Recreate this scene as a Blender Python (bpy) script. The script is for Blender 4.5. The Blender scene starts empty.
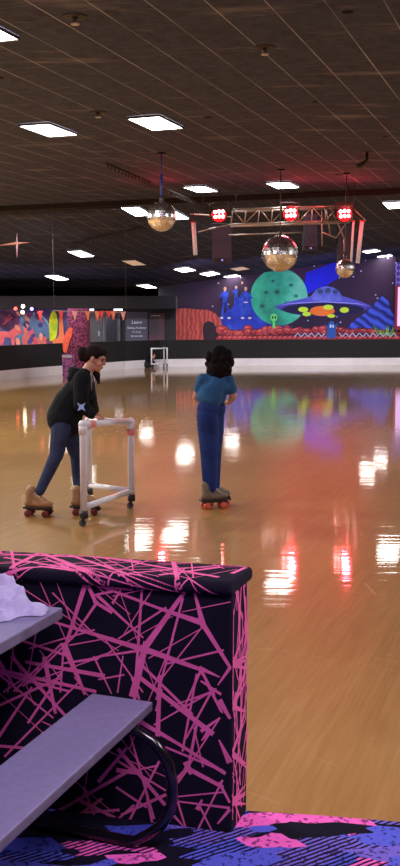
import bpy, bmesh, math, random
from mathutils import Vector, Matrix, Euler
C = bpy.context.scene.collection
sc = bpy.context.scene
R = math.radians

# ---------------------------------------------------------------- camera
CAMH = 1.8; F = 1000.0; PITCH = math.atan(113/1000)
cd = bpy.data.cameras.new('camera'); cam = bpy.data.objects.new('camera', cd); C.objects.link(cam)
cam.location = (0, 0, CAMH); cam.rotation_euler = (math.pi/2 - PITCH, 0, 0)
cd.sensor_fit = 'VERTICAL'; cd.sensor_height = 36; cd.lens = 36*F/866; cd.clip_end = 200
sc.camera = cam
# ---------------------------------------------------------------- light, exposure
w = bpy.data.worlds.new('world'); sc.world = w; w.use_nodes = True
w.node_tree.nodes['Background'].inputs[0].default_value = (.5, .42, .5, 1)
w.node_tree.nodes['Background'].inputs[1].default_value = .05
sc.view_settings.view_transform = 'Standard'; sc.view_settings.look = 'None'
sc.view_settings.exposure = 0; sc.view_settings.gamma = 1
TROFFER = 15.0
def lamp(name, kind, loc, target, energy, color, **k):
    d = bpy.data.lights.new(name, kind); d.energy = energy; d.color = color
    for a, b in k.items(): setattr(d, a, b)
    o = bpy.data.objects.new(name, d); C.objects.link(o); o.location = loc
    o.rotation_euler = (Vector(target) - Vector(loc)).to_track_quat('-Z', 'Y').to_euler()
    return o
# fill lights added at ceiling height, out of view, to brighten floor and hall
for (x, y, e) in ((-9, 12, 1150), (-10, 22, 1500), (-3.5, 15.5, 260), (9, 12, 700), (11, 21, 700), (14, 31, 800), (-14, 31, 2000), (5, 4, 70), (-4, 7, 190)):
    lamp('ceiling_fill', 'AREA', (x, y, 5.1), (x, y, 0), e, (1, .93, .85), shape='RECTANGLE', size=1.2, size_y=.6)
# violet black light over the seating
lamp('seating_lamp', 'AREA', (.9, .5, 4.6), (-.3, 3.4, .4), 175, (.9, .7, 1), shape='RECTANGLE', size=2.4, size_y=1.2)
lamp('seating_lamp', 'AREA', (3.4, 2.4, 3.8), (.3, 3.6, .4), 40, (1, .85, .95), shape='RECTANGLE', size=1.2, size_y=.6)
# washes on the painted walls
for x in (0, 3, 6, 9):
    lamp('mural_wash', 'SPOT', (x, 38.5, 3.4), (x + .3, 46, 2.1), 260, (.66, .58, 1), spot_size=R(95), spot_blend=.9, shadow_soft_size=.1)
lamp('mural_wash', 'SPOT', (5, 40, 2.9), (6, 46, 3.6), 200, (.2, .25, 1), spot_size=R(80), spot_blend=.9, shadow_soft_size=.1)
for x in (-11, -8.2, -5):
    lamp('lobby_wash', 'SPOT', (x, 38.6, 2.1), (x, 43.6, 1.6), 180, (1, .7, .8), spot_size=R(120), spot_blend=.9, shadow_soft_size=.1)
# red flood lamps on the truss throw red over the boards
for px, tx in ((-1, -1.8), (2.4, 2.3), (3.8, 4.0)):
    lamp('red_flood', 'SPOT', (px, 25.6, 4.55), (tx, 15, 0), 300, (1, .03, .05), spot_size=R(50), spot_blend=1, shadow_soft_size=.08)
    lamp('red_spill', 'POINT', (px, 25.3, 4.6), (0, 0, 0), 40, (1, .04, .06), shadow_soft_size=.1)
lamp('red_ceiling_spot', 'SPOT', (-1.6, 25.2, 4.4), (-4.6, 31, 4.4), 90, (1, .16, .12), spot_size=R(40), spot_blend=.8, shadow_soft_size=.05)

# unseen white fill spots, added to brighten the far kick board
for x in (-5, 0, 4, 8):
    lamp('barrier_fill', 'SPOT', (x, 28, 4.5), (x*1.15, 38.4, .1), 1500, (.95, .93, 1), spot_size=R(64), spot_blend=.8, shadow_soft_size=.05)

# ---------------------------------------------------------------- pixel rays onto real planes
cp, sp = math.cos(PITCH), math.sin(PITCH)
CAM = Vector((0, 0, CAMH))
def ray(px, py):
    x, v = (px - 200)/F, (433 - py)/F
    return Vector((x, cp + v*sp, -sp + v*cp))
def G(px, py, z=0.0):
    d = ray(px, py); return CAM + d*((z - CAMH)/d.z)
def V(px, py, Y):
    d = ray(px, py); return CAM + d*(Y/d.y)
def P(px, py, o, n):
    d = ray(px, py); return CAM + d*((o - CAM).dot(n)/d.dot(n))
TH = R(20)
EU = Vector((math.sin(TH), math.cos(TH), 0)); EP = Vector((math.cos(TH), -math.sin(TH), 0)); EZ = Vector((0, 0, 1))

# ---------------------------------------------------------------- materials
def lin(c):
    return tuple(((v/255)/12.92 if v/255 <= .04045 else ((v/255 + .055)/1.055)**2.4) for v in c) + (1,)
class N:
    def __init__(s, name):
        s.m = bpy.data.materials.new(name); s.m.use_nodes = True; s.t = s.m.node_tree
        s.b = s.t.nodes['Principled BSDF']; s.o = s.t.nodes['Material Output']
    def n(s, typ, ins=None, **k):
        x = s.t.nodes.new(typ)
        for a, b in k.items(): setattr(x, a, b)
        for a, b in (ins or {}).items(): s.set(x.inputs[a], b)
        return x
    def set(s, sock, v):
        if isinstance(v, bpy.types.NodeSocket): s.t.links.new(v, sock)
        else: sock.default_value = v
    def math(s, op, a, b=0.0, c=0.0):
        return s.n('ShaderNodeMath', {0: a, 1: b, 2: c}, operation=op).outputs[0]
    def mix(s, f, a, b):
        x = s.n('ShaderNodeMix', data_type='RGBA'); s.set(x.inputs[0], f); s.set(x.inputs[6], a); s.set(x.inputs[7], b)
        return x.outputs[2]
    def coord(s, scale=(1, 1, 1), rot=(0, 0, 0), kind='Object'):
        tc = s.n('ShaderNodeTexCoord')
        return s.n('ShaderNodeMapping', {'Vector': tc.outputs[kind], 'Scale': scale, 'Rotation': rot}).outputs[0]
    def noise(s, vec, scale, detail=3, rough=.5):
        return s.n('ShaderNodeTexNoise', {'Vector': vec, 'Scale': scale, 'Detail': detail, 'Roughness': rough}).outputs[0]
    def ramp(s, f, stops, interp='LINEAR'):
        x = s.n('ShaderNodeValToRGB', {0: f}); r = x.color_ramp; r.interpolation = interp
        while len(r.elements) < len(stops): r.elements.new(.5)
        for e, (p, c) in zip(r.elements, stops): e.position = p; e.color = c
        return x.outputs[0]
    def bump(s, h, strength, dist=.01):
        s.set(s.b.inputs['Normal'], s.n('ShaderNodeBump', {'Height': h, 'Strength': strength, 'Distance': dist}).outputs[0])
    def p(s, **k):
        for a, b in k.items(): s.set(s.b.inputs[a.replace('_', ' ')], b)
        return s
_M = {}
def M(name, col, rough=.6, metal=0.0, var=.18, scale=14.0, bump=0.0, emit=0.0, coat=0.0, ecol=None):
    """plain procedural material: colour with a little mottling"""
    if name in _M: return _M[name]
    s = N(name); v = s.coord(); f = s.noise(v, scale)
    c = lin(col); d = tuple(x*(1 - var) for x in c[:3]) + (1,); l = tuple(min(1, x*(1 + var)) for x in c[:3]) + (1,)
    s.p(Base_Color=s.ramp(f, [(.3, d), (.7, l)]), Roughness=rough, Metallic=metal, Coat_Weight=coat)
    if bump: s.bump(f, bump)
    if emit: s.p(Emission_Color=lin(ecol or col), Emission_Strength=emit)
    _M[name] = s.m; return s.m

def mat_wood():
    s = N('maple_boards'); v = s.coord(rot=(0, 0, R(20)))
    mp = s.n('ShaderNodeMapping', {'Vector': v, 'Scale': (1, 1, 1)}).outputs[0]
    br = s.n('ShaderNodeTexBrick', {'Vector': s.coord(rot=(0, 0, R(-70))), 'Color1': (.42, .42, .42, 1), 'Color2': (.62, .62, .62, 1), 'Mortar': (.4, .4, .4, 1),
              'Scale': 1, 'Mortar Size': .0012, 'Brick Width': 1.7, 'Row Height': .057}, offset=.37).outputs[0]
    grain = s.noise(s.n('ShaderNodeMapping', {'Vector': v, 'Scale': (30, 1.6, 1)}).outputs[0], 1.5, 5)
    big = s.noise(s.coord(), .35, 3)
    f = s.math('ADD', s.math('MULTIPLY', br, .35), s.math('ADD', s.math('MULTIPLY', grain, .34), s.math('MULTIPLY', big, .5)))
    col = s.ramp(f, [(.32, lin((130, 93, 48))), (.62, lin((174, 132, 74))), (.85, lin((198, 158, 100)))])
    # skate scratches: thin pale arcs
    w1 = s.n('ShaderNodeTexVoronoi', {'Vector': s.n('ShaderNodeMapping', {'Vector': s.coord(rot=(0, 0, .6)), 'Scale': (.5, 2.6, 1)}).outputs[0], 'Scale': 1.3}, feature='DISTANCE_TO_EDGE').outputs[0]
    sc1 = s.math('MULTIPLY', s.math('LESS_THAN', w1, .006), s.math('GREATER_THAN', s.noise(s.coord(), 2.2), .56))
    col = s.mix(s.math('MULTIPLY', sc1, .4), col, lin((225, 190, 140)))
    # ripples in the varnish
    rip = s.noise(s.n('ShaderNodeMapping', {'Vector': s.coord(), 'Scale': (1.0, 11, 1)}).outputs[0], 1.0, 2, .5)
    rip2 = s.noise(s.coord(), 1.6, 1)
    s.bump(s.math('ADD', rip, s.math('MULTIPLY', rip2, .5)), .17, .006)
    s.p(Base_Color=col, Roughness=.4, Specular_IOR_Level=.4, Coat_Weight=1.0, Coat_Roughness=.045, Coat_IOR=1.5)
    nb = s.b.inputs['Normal'].links[0].from_socket
    s.t.links.new(nb, s.b.inputs['Coat Normal'])
    return s.m
def mat_ceiling():
    s = N('dark_ceiling_tile')
    tc = s.n('ShaderNodeTexCoord'); xyz = s.n('ShaderNodeSeparateXYZ', {0: tc.outputs['Object']})
    X, Y = xyz.outputs[0], xyz.outputs[1]
    pp = s.math('SUBTRACT', s.math('MULTIPLY', Y, math.sin(TH)), s.math('MULTIPLY', X, math.cos(TH)))
    uu = s.math('ADD', s.math('MULTIPLY', X, math.sin(TH)), s.math('MULTIPLY', Y, math.cos(TH)))
    a = s.math('FRACT', s.math('DIVIDE', s.math('ADD', pp, 60 - 3.74), .61))
    b = s.math('FRACT', s.math('DIVIDE', s.math('ADD', uu, 60), 1.22))
    la = s.math('LESS_THAN', s.math('ABSOLUTE', s.math('SUBTRACT', a, .5)), .014)
    lb = s.math('MULTIPLY', s.math('LESS_THAN', s.math('ABSOLUTE', s.math('SUBTRACT', b, .5)), .007), .18)
    wear = s.noise(tc.outputs['Object'], .9, 4, .6)
    line = s.math('MULTIPLY', s.math('MAXIMUM', la, lb), s.ramp(wear, [(.35, (.25, .25, .25, 1)), (.65, (1, 1, 1, 1))]))
    m = s.noise(tc.outputs['Object'], 6, 5, .7)
    blot = s.noise(s.n('ShaderNodeMapping', {'Vector': tc.outputs['Object'], 'Scale': (.5, 2.2, 1), 'Rotation': (0, 0, R(20))}).outputs[0], 1.1, 4, .6)
    col = s.ramp(m, [(.25, lin((46, 49, 66))), (.75, lin((74, 78, 102)))])
    col = s.mix(s.ramp(blot, [(.58, (0, 0, 0, 1)), (.72, (.75, .75, .75, 1))]), col, lin((118, 112, 128)))
    hole = s.n('ShaderNodeTexVoronoi', {'Vector': tc.outputs['Object'], 'Scale': .8}).outputs[0]
    col = s.mix(s.math('LESS_THAN', hole, .07), col, lin((16, 12, 14)))
    col = s.mix(line, col, lin((160, 158, 178)))
    s.p(Base_Color=col, Roughness=.9, Specular_IOR_Level=.15)
    return s.m
def mat_carpet():
    s = N('neon_shard_carpet'); v = s.coord(rot=(0, 0, .5), scale=(1.2, 3.2, 1))
    vo = s.n('ShaderNodeTexVoronoi', {'Vector': v, 'Scale': 3.8, 'Randomness': 1.0}, distance='MANHATTAN')
    r = s.n('ShaderNodeSeparateColor', {0: vo.outputs['Color']}).outputs[0]
    col = s.ramp(r, [(0, lin((24, 22, 40))), (.2, lin((92, 100, 215))), (.45, lin((28, 24, 52))), (.52, lin((66, 76, 180))), (.7, lin((250, 110, 200))), (.84, lin((120, 104, 205)))], 'CONSTANT')
    wv = s.n('ShaderNodeTexWave', {'Vector': s.coord(rot=(0, 0, 1.0)), 'Scale': 16, 'Distortion': 1.5, 'Detail': 2}).outputs[1]
    r2 = s.n('ShaderNodeSeparateColor', {0: vo.outputs['Color']}).outputs[1]
    msk = s.math('MULTIPLY', s.math('GREATER_THAN', wv, .6), s.math('GREATER_THAN', r2, .6))
    col = s.mix(msk, col, lin((18, 16, 30)))
    sp_ = s.noise(s.coord(), 55, 2)
    col = s.mix(s.math('MULTIPLY', s.math('GREATER_THAN', sp_, .6), .7), col, lin((16, 15, 30)))
    s.p(Base_Color=col, Roughness=.95, Specular_IOR_Level=.1); s.bump(s.noise(s.coord(), 300, 2), .4, .004)
    return s.m
def mat_web(name, base, line, scale, w_):
    s = N(name); v = s.coord()
    e1 = s.n('ShaderNodeTexVoronoi', {'Vector': v, 'Scale': scale}, feature='DISTANCE_TO_EDGE').outputs[0]
    e2 = s.n('ShaderNodeTexVoronoi', {'Vector': s.coord(rot=(.3, .8, .4)), 'Scale': scale*1.7}, feature='DISTANCE_TO_EDGE').outputs[0]
    f = s.math('MAXIMUM', s.math('LESS_THAN', e1, w_), s.math('LESS_THAN', e2, w_*.7))
    s.p(Base_Color=s.mix(f, lin(base), lin(line)), Roughness=.95); return s.m
def mat_stripes(name, c1, c2, scale, rot=0.0, dist=3.0):
    if name in _M: return _M[name]
    s = N(name); wv = s.n('ShaderNodeTexWave', {'Vector': s.coord(rot=(0, rot, 0)), 'Scale': scale, 'Distortion': dist, 'Detail': 3, 'Detail Scale': 2}).outputs[1]
    s.p(Base_Color=s.mix(wv, lin(c1), lin(c2)), Roughness=.8); _M[name] = s.m; return s.m
def mat_clouds(name, stops, scale=1.0, det=4):
    if name in _M: return _M[name]
    s = N(name); f = s.noise(s.coord(), scale, det, .6)
    s.p(Base_Color=s.ramp(f, [(p, lin(c)) for p, c in stops]), Roughness=.8); _M[name] = s.m; return s.m
def mat_starry(name, c1, c2):
    s = N(name); f = s.noise(s.coord(), .35, 4, .6)
    st = s.n('ShaderNodeTexVoronoi', {'Vector': s.coord(), 'Scale': 2.6}).outputs[0]
    c = s.mix(s.math('LESS_THAN', st, .1), s.ramp(f, [(.35, lin(c1)), (.65, lin(c2))]), lin((190, 190, 235)))
    s.p(Base_Color=c, Roughness=.8); return s.m
def mat_cloth(name, col, scale=160.0, var=.3, fold=.25):
    if name in _M: return _M[name]
    s = N(name); v = s.coord(); f = s.noise(v, scale, 2); g = s.noise(v, 9, 3)
    c = lin(col); d = tuple(x*(1 - var) for x in c[:3]) + (1,); l = tuple(min(1, x*(1 + var)) for x in c[:3]) + (1,)
    s.p(Base_Color=s.ramp(s.math('ADD', s.math('MULTIPLY', f, .5), s.math('MULTIPLY', g, .5)), [(.35, d), (.65, l)]), Roughness=.92, Specular_IOR_Level=.15)
    s.bump(s.math('ADD', g, s.math('MULTIPLY', f, .15)), fold, .02); _M[name] = s.m; return s.m

# ---------------------------------------------------------------- mesh helpers
def obj(name, bm, mats, parent=None, smooth=False):
    me = bpy.data.meshes.new(name)
    bm.normal_update(); bm.to_mesh(me); bm.free()
    for m in (mats if isinstance(mats, (list, tuple)) else [mats]): me.materials.append(m)
    if smooth: me.shade_smooth()
    o = bpy.data.objects.new(name, me); C.objects.link(o)
    if parent: o.parent = parent; o.matrix_parent_inverse = Matrix.Translation(-parent.location) if parent.type == 'EMPTY' and parent.rotation_euler.z == 0 else Matrix()
    return o
def thing(name, label, cat, loc=(0, 0, 0), rz=0.0, group=None):
    o = bpy.data.objects.new(name, None); C.objects.link(o); o.location = loc; o.rotation_euler = (0, 0, rz); o.empty_display_size = .1
    return tag(o, label, cat, group)
def tag(o, label, cat, group=None):
    o['label'] = label; o['category'] = cat
    if group: o['group'] = group
    return o
def struct(o): o['kind'] = 'structure'; return o
def frame3(a, b):
    d = (b - a).normalized(); u = d.orthogonal().normalized(); return u, d.cross(u), d
def tube(bm, pts, r, n=10, cap=True, mi=0):
    pts = [Vector(p) for p in pts]; rs = r if isinstance(r, (list, tuple)) else [r]*len(pts)
    up = None; rings = []
    for i, p in enumerate(pts):
        d = (pts[min(i + 1, len(pts) - 1)] - pts[max(i - 1, 0)]).normalized()
        if up is None: up = d.orthogonal().normalized()
        up = (up - d*up.dot(d)); up = up.normalized() if up.length > 1e-6 else d.orthogonal().normalized()
        w_ = d.cross(up)
        rings.append([bm.verts.new(p + (up*math.cos(2*math.pi*k/n) + w_*math.sin(2*math.pi*k/n))*rs[i]) for k in range(n)])
    for a, b in zip(rings, rings[1:]):
        for k in range(n):
            f = bm.faces.new((a[k], a[(k + 1) % n], b[(k + 1) % n], b[k])); f.smooth = True; f.material_index = mi
    if cap:
        bm.faces.new(rings[0][::-1]).material_index = mi; bm.faces.new(rings[-1]).material_index = mi
def box(bm, c, ex, ey, ez, h, bev=0.0, mi=0):
    """box about c with axis vectors and half sizes"""
    t = bmesh.new(); bmesh.ops.create_cube(t, size=2)
    m = Matrix.Identity(4)
    for i, (e, s_) in enumerate(zip((ex, ey, ez), h)):
        for j in range(3): m[j][i] = e[j]*s_
        m[i][3] = c[i]
    bmesh.ops.transform(t, matrix=m, verts=t.verts)
    if bev: bmesh.ops.bevel(t, geom=t.edges[:], offset=bev, segments=2, affect='EDGES', profile=.5)
    for f in t.faces: f.material_index = mi
    bmesh.ops.recalc_face_normals(t, faces=t.faces)
    merge(bm, t)
AX = (Vector((1, 0, 0)), Vector((0, 1, 0)), Vector((0, 0, 1)))
def abox(bm, c, h, bev=0.0, mi=0): box(bm, c, *AX, h, bev, mi)
def merge(bm, t):
    me = bpy.data.meshes.new('t'); t.to_mesh(me); t.free(); bm.from_mesh(me); bpy.data.meshes.remove(me)
def ball(bm, c, r, rot=None, seg=16, rings=10):
    t = bmesh.new(); bmesh.ops.create_uvsphere(t, u_segments=seg, v_segments=rings, radius=1)
    r = r if isinstance(r, (tuple, list, Vector)) else (r, r, r)
    m = Matrix.Translation(Vector(c)) @ (rot.to_matrix().to_4x4() if rot else Matrix.Identity(4)) @ Matrix.Diagonal((*r, 1))
    bmesh.ops.transform(t, matrix=m, verts=t.verts)
    for f in t.faces: f.smooth = True
    merge(bm, t)
def caps(bm, a, b, r1, r2, n=14):
    """tapered capsule"""
    a = Vector(a); b = Vector(b); d = (b - a); L = max(d.length, 1e-5); q = d.to_track_quat('Z', 'Y')
    t = bmesh.new(); rings = []; prof = []
    for i in range(1, 6): th = -math.pi/2 + i*math.pi/12; prof.append((r1*math.cos(th), r1*math.sin(th)))
    prof += [(r1, 0), (r2, L)]
    for i in range(1, 6): th = i*math.pi/12; prof.append((r2*math.cos(th), L + r2*math.sin(th)))
    for rr, z in prof: rings.append([t.verts.new((rr*math.cos(2*math.pi*k/n), rr*math.sin(2*math.pi*k/n), z)) for k in range(n)])
    for p, q2 in zip(rings, rings[1:]):
        for k in range(n): t.faces.new((p[k], p[(k + 1) % n], q2[(k + 1) % n], q2[k]))
    t.faces.new(rings[0][::-1]); t.faces.new(rings[-1])
    bmesh.ops.transform(t, matrix=Matrix.Translation(a) @ q.to_matrix().to_4x4(), verts=t.verts)
    merge(bm, t)
def chain(bm, pts, rs):
    for (a, b, r1, r2) in zip(pts, pts[1:], rs, rs[1:]): caps(bm, a, b, r1, r2)
def remesh(name, bm, mats, parent, voxel=.008, it=4, fac=.5):
    """fuse overlapping shapes into one continuous skin"""
    o = obj(name, bm, mats, None)
    m = o.modifiers.new('r', 'REMESH'); m.mode = 'VOXEL'; m.voxel_size = voxel
    s = o.modifiers.new('s', 'SMOOTH'); s.iterations = it; s.factor = fac
    dg = bpy.context.evaluated_depsgraph_get(); dg.update()
    me = bpy.data.meshes.new_from_object(o.evaluated_get(dg)); old = o.data
    o.modifiers.clear(); o.data = me; bpy.data.meshes.remove(old); me.name = name
    if not me.materials:
        for x in (mats if isinstance(mats, (list, tuple)) else [mats]): me.materials.append(x)
    me.shade_smooth()
    if parent: o.parent = parent; o.matrix_parent_inverse = Matrix.Translation(-parent.location) if parent.type == 'EMPTY' else Matrix()
    return o
def poly(bm, pts, mi=0):
    f = bm.faces.new([bm.verts.new(p) for p in pts]); f.material_index = mi; return f
def wallpoly(bm, pxs, Y, lift=0.0, mi=0): poly(bm, [V(x, y, Y) - Vector((0, lift, 0)) for x, y in pxs], mi)
def wallellipse(bm, cx, cy, rx, ry, Y, lift=0.0, n=28, mi=0, rot=0.0):
    c, s_ = math.cos(rot), math.sin(rot)
    wallpoly(bm, [(cx + rx*math.cos(a)*c - ry*math.sin(a)*s_, cy + rx*math.cos(a)*s_ + ry*math.sin(a)*c) for a in [2*math.pi*k/n for k in range(n)]], Y, lift, mi)
rnd = random.Random(5)

# ================================================================ SETTING
MW = mat_wood(); MC = mat_ceiling(); MK = mat_carpet()
DARK = M('dark_wall_paint', (34, 28, 38), .8, scale=1.5)
ZC = CAMH + 3.45
# rink floor
bm = bmesh.new(); poly(bm, [(-30, -8, 0), (26, -8, 0), (26, 60, 0), (-30, 60, 0)]); struct(obj('floor', bm, MW))
# carpeted seating floor, 6 mm pile, edge as in the photo
edge = [G(-300, 800), G(120, 805), G(250, 813), G(320, 817.5), G(400, 824), G(620, 846)]
pts = [Vector((p.x, p.y, .008)) for p in edge] + [Vector((6, -6, .008)), Vector((-8, -6, .008))]
bm = bmesh.new(); f = poly(bm, pts[::-1]); r_ = bmesh.ops.extrude_face_region(bm, geom=[f])
bmesh.ops.translate(bm, vec=(0, 0, -.0075), verts=[g for g in r_['geom'] if isinstance(g, bmesh.types.BMVert)])
bmesh.ops.recalc_face_normals(bm, faces=bm.faces); struct(obj('floor_carpet', bm, MK))
# ceiling: level as far as the cross beam, then falling towards the far walls
U0 = 27.0; YF = 46.0
def ynear(X): return (U0*EU.y) - .36397*(X - U0*EU.x)
def zfar(X): return CAMH + min(3.2, max(1.5, 1.55 + .135*(X + 1.5)))
def zceil(X, Y):
    a = ynear(X)
    if Y <= a: return ZC
    t = min(1, (Y - a)/(YF - a)); return ZC + t*(zfar(X) - ZC)
def oncam(px, py):
    d = ray(px, py); lo, hi = 2.0, 80.0
    for _ in range(60):
        m = (lo + hi)/2; p = CAM + d*m
        if p.z < zceil(p.x, p.y): lo = m
        else: hi = m
    return CAM + d*lo
bm = bmesh.new()
for i in range(-22, 20):
    cols = []
    for X in (i, i + 1):
        a = ynear(X); cols.append([Vector((X, -8, ZC)), Vector((X, a, ZC))] + [Vector((X, a + (YF - a)*k/12, zceil(X, a + (YF - a)*k/12))) for k in range(1, 13)] + [Vector((X, 60, zfar(X)))])
    for a, b, c, d in zip(cols[0], cols[0][1:], cols[1][1:], cols[1]): poly(bm, [a, b, c, d])
bmesh.ops.remove_doubles(bm, verts=bm.verts, dist=.001); struct(obj('ceiling', bm, MC))
# side and rear walls of the hall
bm = bmesh.new(); abox(bm, (-22.1, 26, 2.7), (.1, 34, 2.7)); struct(obj('wall_left', bm, DARK))
bm = bmesh.new(); abox(bm, (19.1, 26, 2.7), (.1, 34, 2.7)); struct(obj('wall_right', bm, DARK))
bm = bmesh.new(); abox(bm, (-1.5, -8.1, 2.7), (20.5, .1, 2.7)); struct(obj('wall_rear', bm, DARK))
# wall behind the painted mural
YM = 46.0
bm = bmesh.new(); abox(bm, (6.5, YM + .16, 2.6), (8.4, .12, 2.6)); struct(obj('wall_back', bm, DARK))
# cross beam
bm = bmesh.new(); a = EU*(U0 + .1) - EP*21 ; b = EU*(U0 + .1) + EP*14
box(bm, (a + b)/2 + EZ*(ZC - .08), EP, EU, EZ, ((b - a).length/2, .08, .075)); struct(obj('trim_beam', bm, M('beam_black', (26, 21, 24), .8)))
# lobby at the left: back wall, dropped fascia
bm = bmesh.new(); wallpoly(bm, [(-160, 300), (126, 300), (126, 352), (-160, 360)], 44.0); o = struct(obj('wall_lobby', bm, M('lobby_wall', (46, 42, 52), .8, scale=1)))
bm = bmesh.new(); a = V(-160, 296, 41.0); b = V(176, 308.5, 41.0)
abox(bm, ((a.x + b.x)/2, 42.6, (a.z + b.z)/2), ((b.x - a.x)/2, 1.6, (a.z - b.z)/2)); struct(obj('trim_fascia', bm, M('fascia_black', (20, 19, 23), .95)))
bm = bmesh.new(); abox(bm, (-12, 59, 1.9), (14, .1, 1.9)); struct(obj('wall_lobby_rear', bm, DARK))
# dark wall carrying the two posters and the corner column
bm = bmesh.new(); a = V(121, 345, 43.5); b = V(176, 345, 43.5); abox(bm, ((a.x + b.x)/2, 43.7, 1.3), ((b.x - a.x)/2, .15, 1.3)); struct(obj('wall_posters', bm, M('poster_wall', (30, 29, 36), .8)))
# rink barrier: black padded wall and white kick board following the bend
bar = [G(x, y) for x, y in ((-120, 396), (-60, 388), (0, 380.5), (30, 377.2), (60, 374.5), (90, 372), (125, 369), (160, 366.8), (200, 366.1), (260, 365.6), (330, 365.3), (400, 365), (520, 364.8))]
def ribbon(bm, line, z0, z1, th):
    n = len(line); nr = []
    for i in range(n):
        d = (line[min(i + 1, n - 1)] - line[max(i - 1, 0)]).normalized(); nr.append(Vector((-d.y, d.x, 0)))
    q = [[p + k*th*EZ*0 + nn*o_ + EZ*z for (o_, z) in ((0, z0), (0, z1), (th, z1), (th, z0))] for p, nn, k in zip(line, nr, [0]*n)]
    vs = [[bm.verts.new(v) for v in r_] for r_ in q]
    for a, b in zip(vs, vs[1:]):
        for k in range(4): bm.faces.new((a[k], b[k], b[(k + 1) % 4], a[(k + 1) % 4]))
    bm.faces.new(vs[0]); bm.faces.new(vs[-1][::-1]); bmesh.ops.recalc_face_normals(bm, faces=bm.faces)
bm = bmesh.new(); ribbon(bm, [p + Vector((0, .03, 0)) for p in bar], .29, 1.03, .16); struct(obj('wall_rink', bm, M('barrier_black', (19, 17, 22), .8, scale=3)))
bm = bmesh.new(); ribbon(bm, bar, 0.0, .29, .2); struct(obj('baseboard_rink', bm, M('kick_white', (225, 220, 228), .4, scale=2, var=.06)))

# ================================================================ CEILING LIGHTS
ME_ = M('light_diffuser', (255, 250, 240), .5, emit=TROFFER, ecol=(255, 249, 240)); MD = M('dim_diffuser', (190, 160, 140), .5, emit=.55, ecol=(230, 190, 160)); MF = M('light_frame', (60, 54, 56), .6)
LG = 'recessed ceiling lights'
TR = [(-27.5, 26, 1, 'ceiling light at the upper left edge of the picture, nearest of all'),
      (49, 128.5, 1, 'ceiling light up at the left, left of the pair at one height'),
      (156, 121.5, 1, 'ceiling light straight above the silver mirror ball on a blue-lit rod'),
      (283, 184, 1, 'ceiling light above the middle red lamp of the truss'),
      (201, 188, 1, 'ceiling light above the left red lamp, crossed by a dark strap'),
      (137, 210.5, 1, 'ceiling light partly hidden by the left side of the silver mirror ball'),
      (174, 214.5, 1, 'ceiling light showing to the right of the silver mirror ball'),
      (396, 204, 1, 'ceiling light cut by the right edge of the picture'),
      (81, 253, 1, 'ceiling light at the left, upper one above the hooded skater'),
      (57, 277, 1, 'ceiling light farthest to the left over the lobby side'),
      (134, 262, 0, 'dim yellowish ceiling light below the silver mirror ball'),
      (147, 286, 1, 'lowest ceiling light, over the two dark posters'),
      (185, 269, 1, 'ceiling light first in the far row of three over the red cave'),
      (210, 273, 1, 'ceiling light middle of the far row of three over the red cave'),
      (233, 276, 1, 'ceiling light last in the far row of three, above the blue figures'),
      (240, 268, 0, 'dim orange ceiling light left of the large mirror ball'),
      (270, 274, 1, 'ceiling light just under the large mirror ball by the green planet'),
      (371.5, 250.5, 1, 'ceiling light right of the white tubes, nearer of two'),
      (385, 255.5, 1, 'ceiling light by the right edge, farther of two')]
for px, py, on, lab in TR:
    p = oncam(px, py); t = thing('ceiling_light', 'white ' + lab if on else lab, 'ceiling light', p, 0, LG)
    def cr(a, b, dz): q = p + EP*a + EU*b; return Vector((q.x, q.y, zceil(q.x, q.y) - dz))
    a, b = .295, .56; bm = bmesh.new(); poly(bm, [cr(-a, -b, .035), cr(a, -b, .035), cr(a, b, .035), cr(-a, b, .035)][::-1]); obj('diffuser', bm, ME_ if on else MD, t)
    bm = bmesh.new(); A, B = .305, .575
    q1 = [(-A, -B), (A, -B), (A, B), (-A, B)]; q2 = [(-a, -b), (a, -b), (a, b), (-a, b)]
    for k in range(4):
        l = (k + 1) % 4
        poly(bm, [cr(*q1[k], .045), cr(*q1[l], .045), cr(*q2[l], .045), cr(*q2[k], .045)][::-1])
        poly(bm, [cr(*q1[k], .004), cr(*q1[l], .004), cr(*q1[l], .045), cr(*q1[k], .045)]); poly(bm, [cr(*q2[k], .02), cr(*q2[l], .02), cr(*q2[l], .045), cr(*q2[k], .045)])
    obj('frame', bm, MF, t)

# ================================================================ SPACE MURAL (flat painting on the far wall)
mur = thing('space_mural', 'long painted space mural with flying saucer, green planet and red rocks on far wall', 'mural', V(286, 342, YM))
L = [0.03]
def layer(name, mat, shapes):
    L[0] += .003; bm = bmesh.new()
    for k, s_ in enumerate(shapes):
        lf = L[0] + .0004*k
        if len(s_) in (4, 5) and not isinstance(s_[0], tuple): wallellipse(bm, s_[0], s_[1], s_[2], s_[3], YM, lf, rot=s_[4] if len(s_) == 5 else 0)
        else: wallpoly(bm, s_, YM, lf)
    for f in bm.faces:
        f.normal_update()
        if f.normal.y > 0: f.normal_flip()
    return obj(name, bm, mat, mur)
layer('night_sky', mat_starry('mural_sky', (34, 22, 48), (60, 34, 70)), [[(175, 262), (396, 255), (396, 352), (175, 352)]])
layer('blue_nebula', mat_clouds('mural_nebula', [(.3, (20, 30, 130)), (.55, (36, 64, 200)), (.75, (90, 130, 235))], .8), [[(218, 330), (221, 316), (232, 308), (238, 298), (250, 292), (262, 312), (276, 324), (292, 326), (292, 342), (218, 342)]])
layer('blue_beam', mat_clouds('mural_beam', [(.3, (20, 22, 190)), (.7, (30, 40, 255))], .3), [[(303, 297), (306, 273), (345, 258), (347, 272), (326, 286), (318, 288)]])
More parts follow.
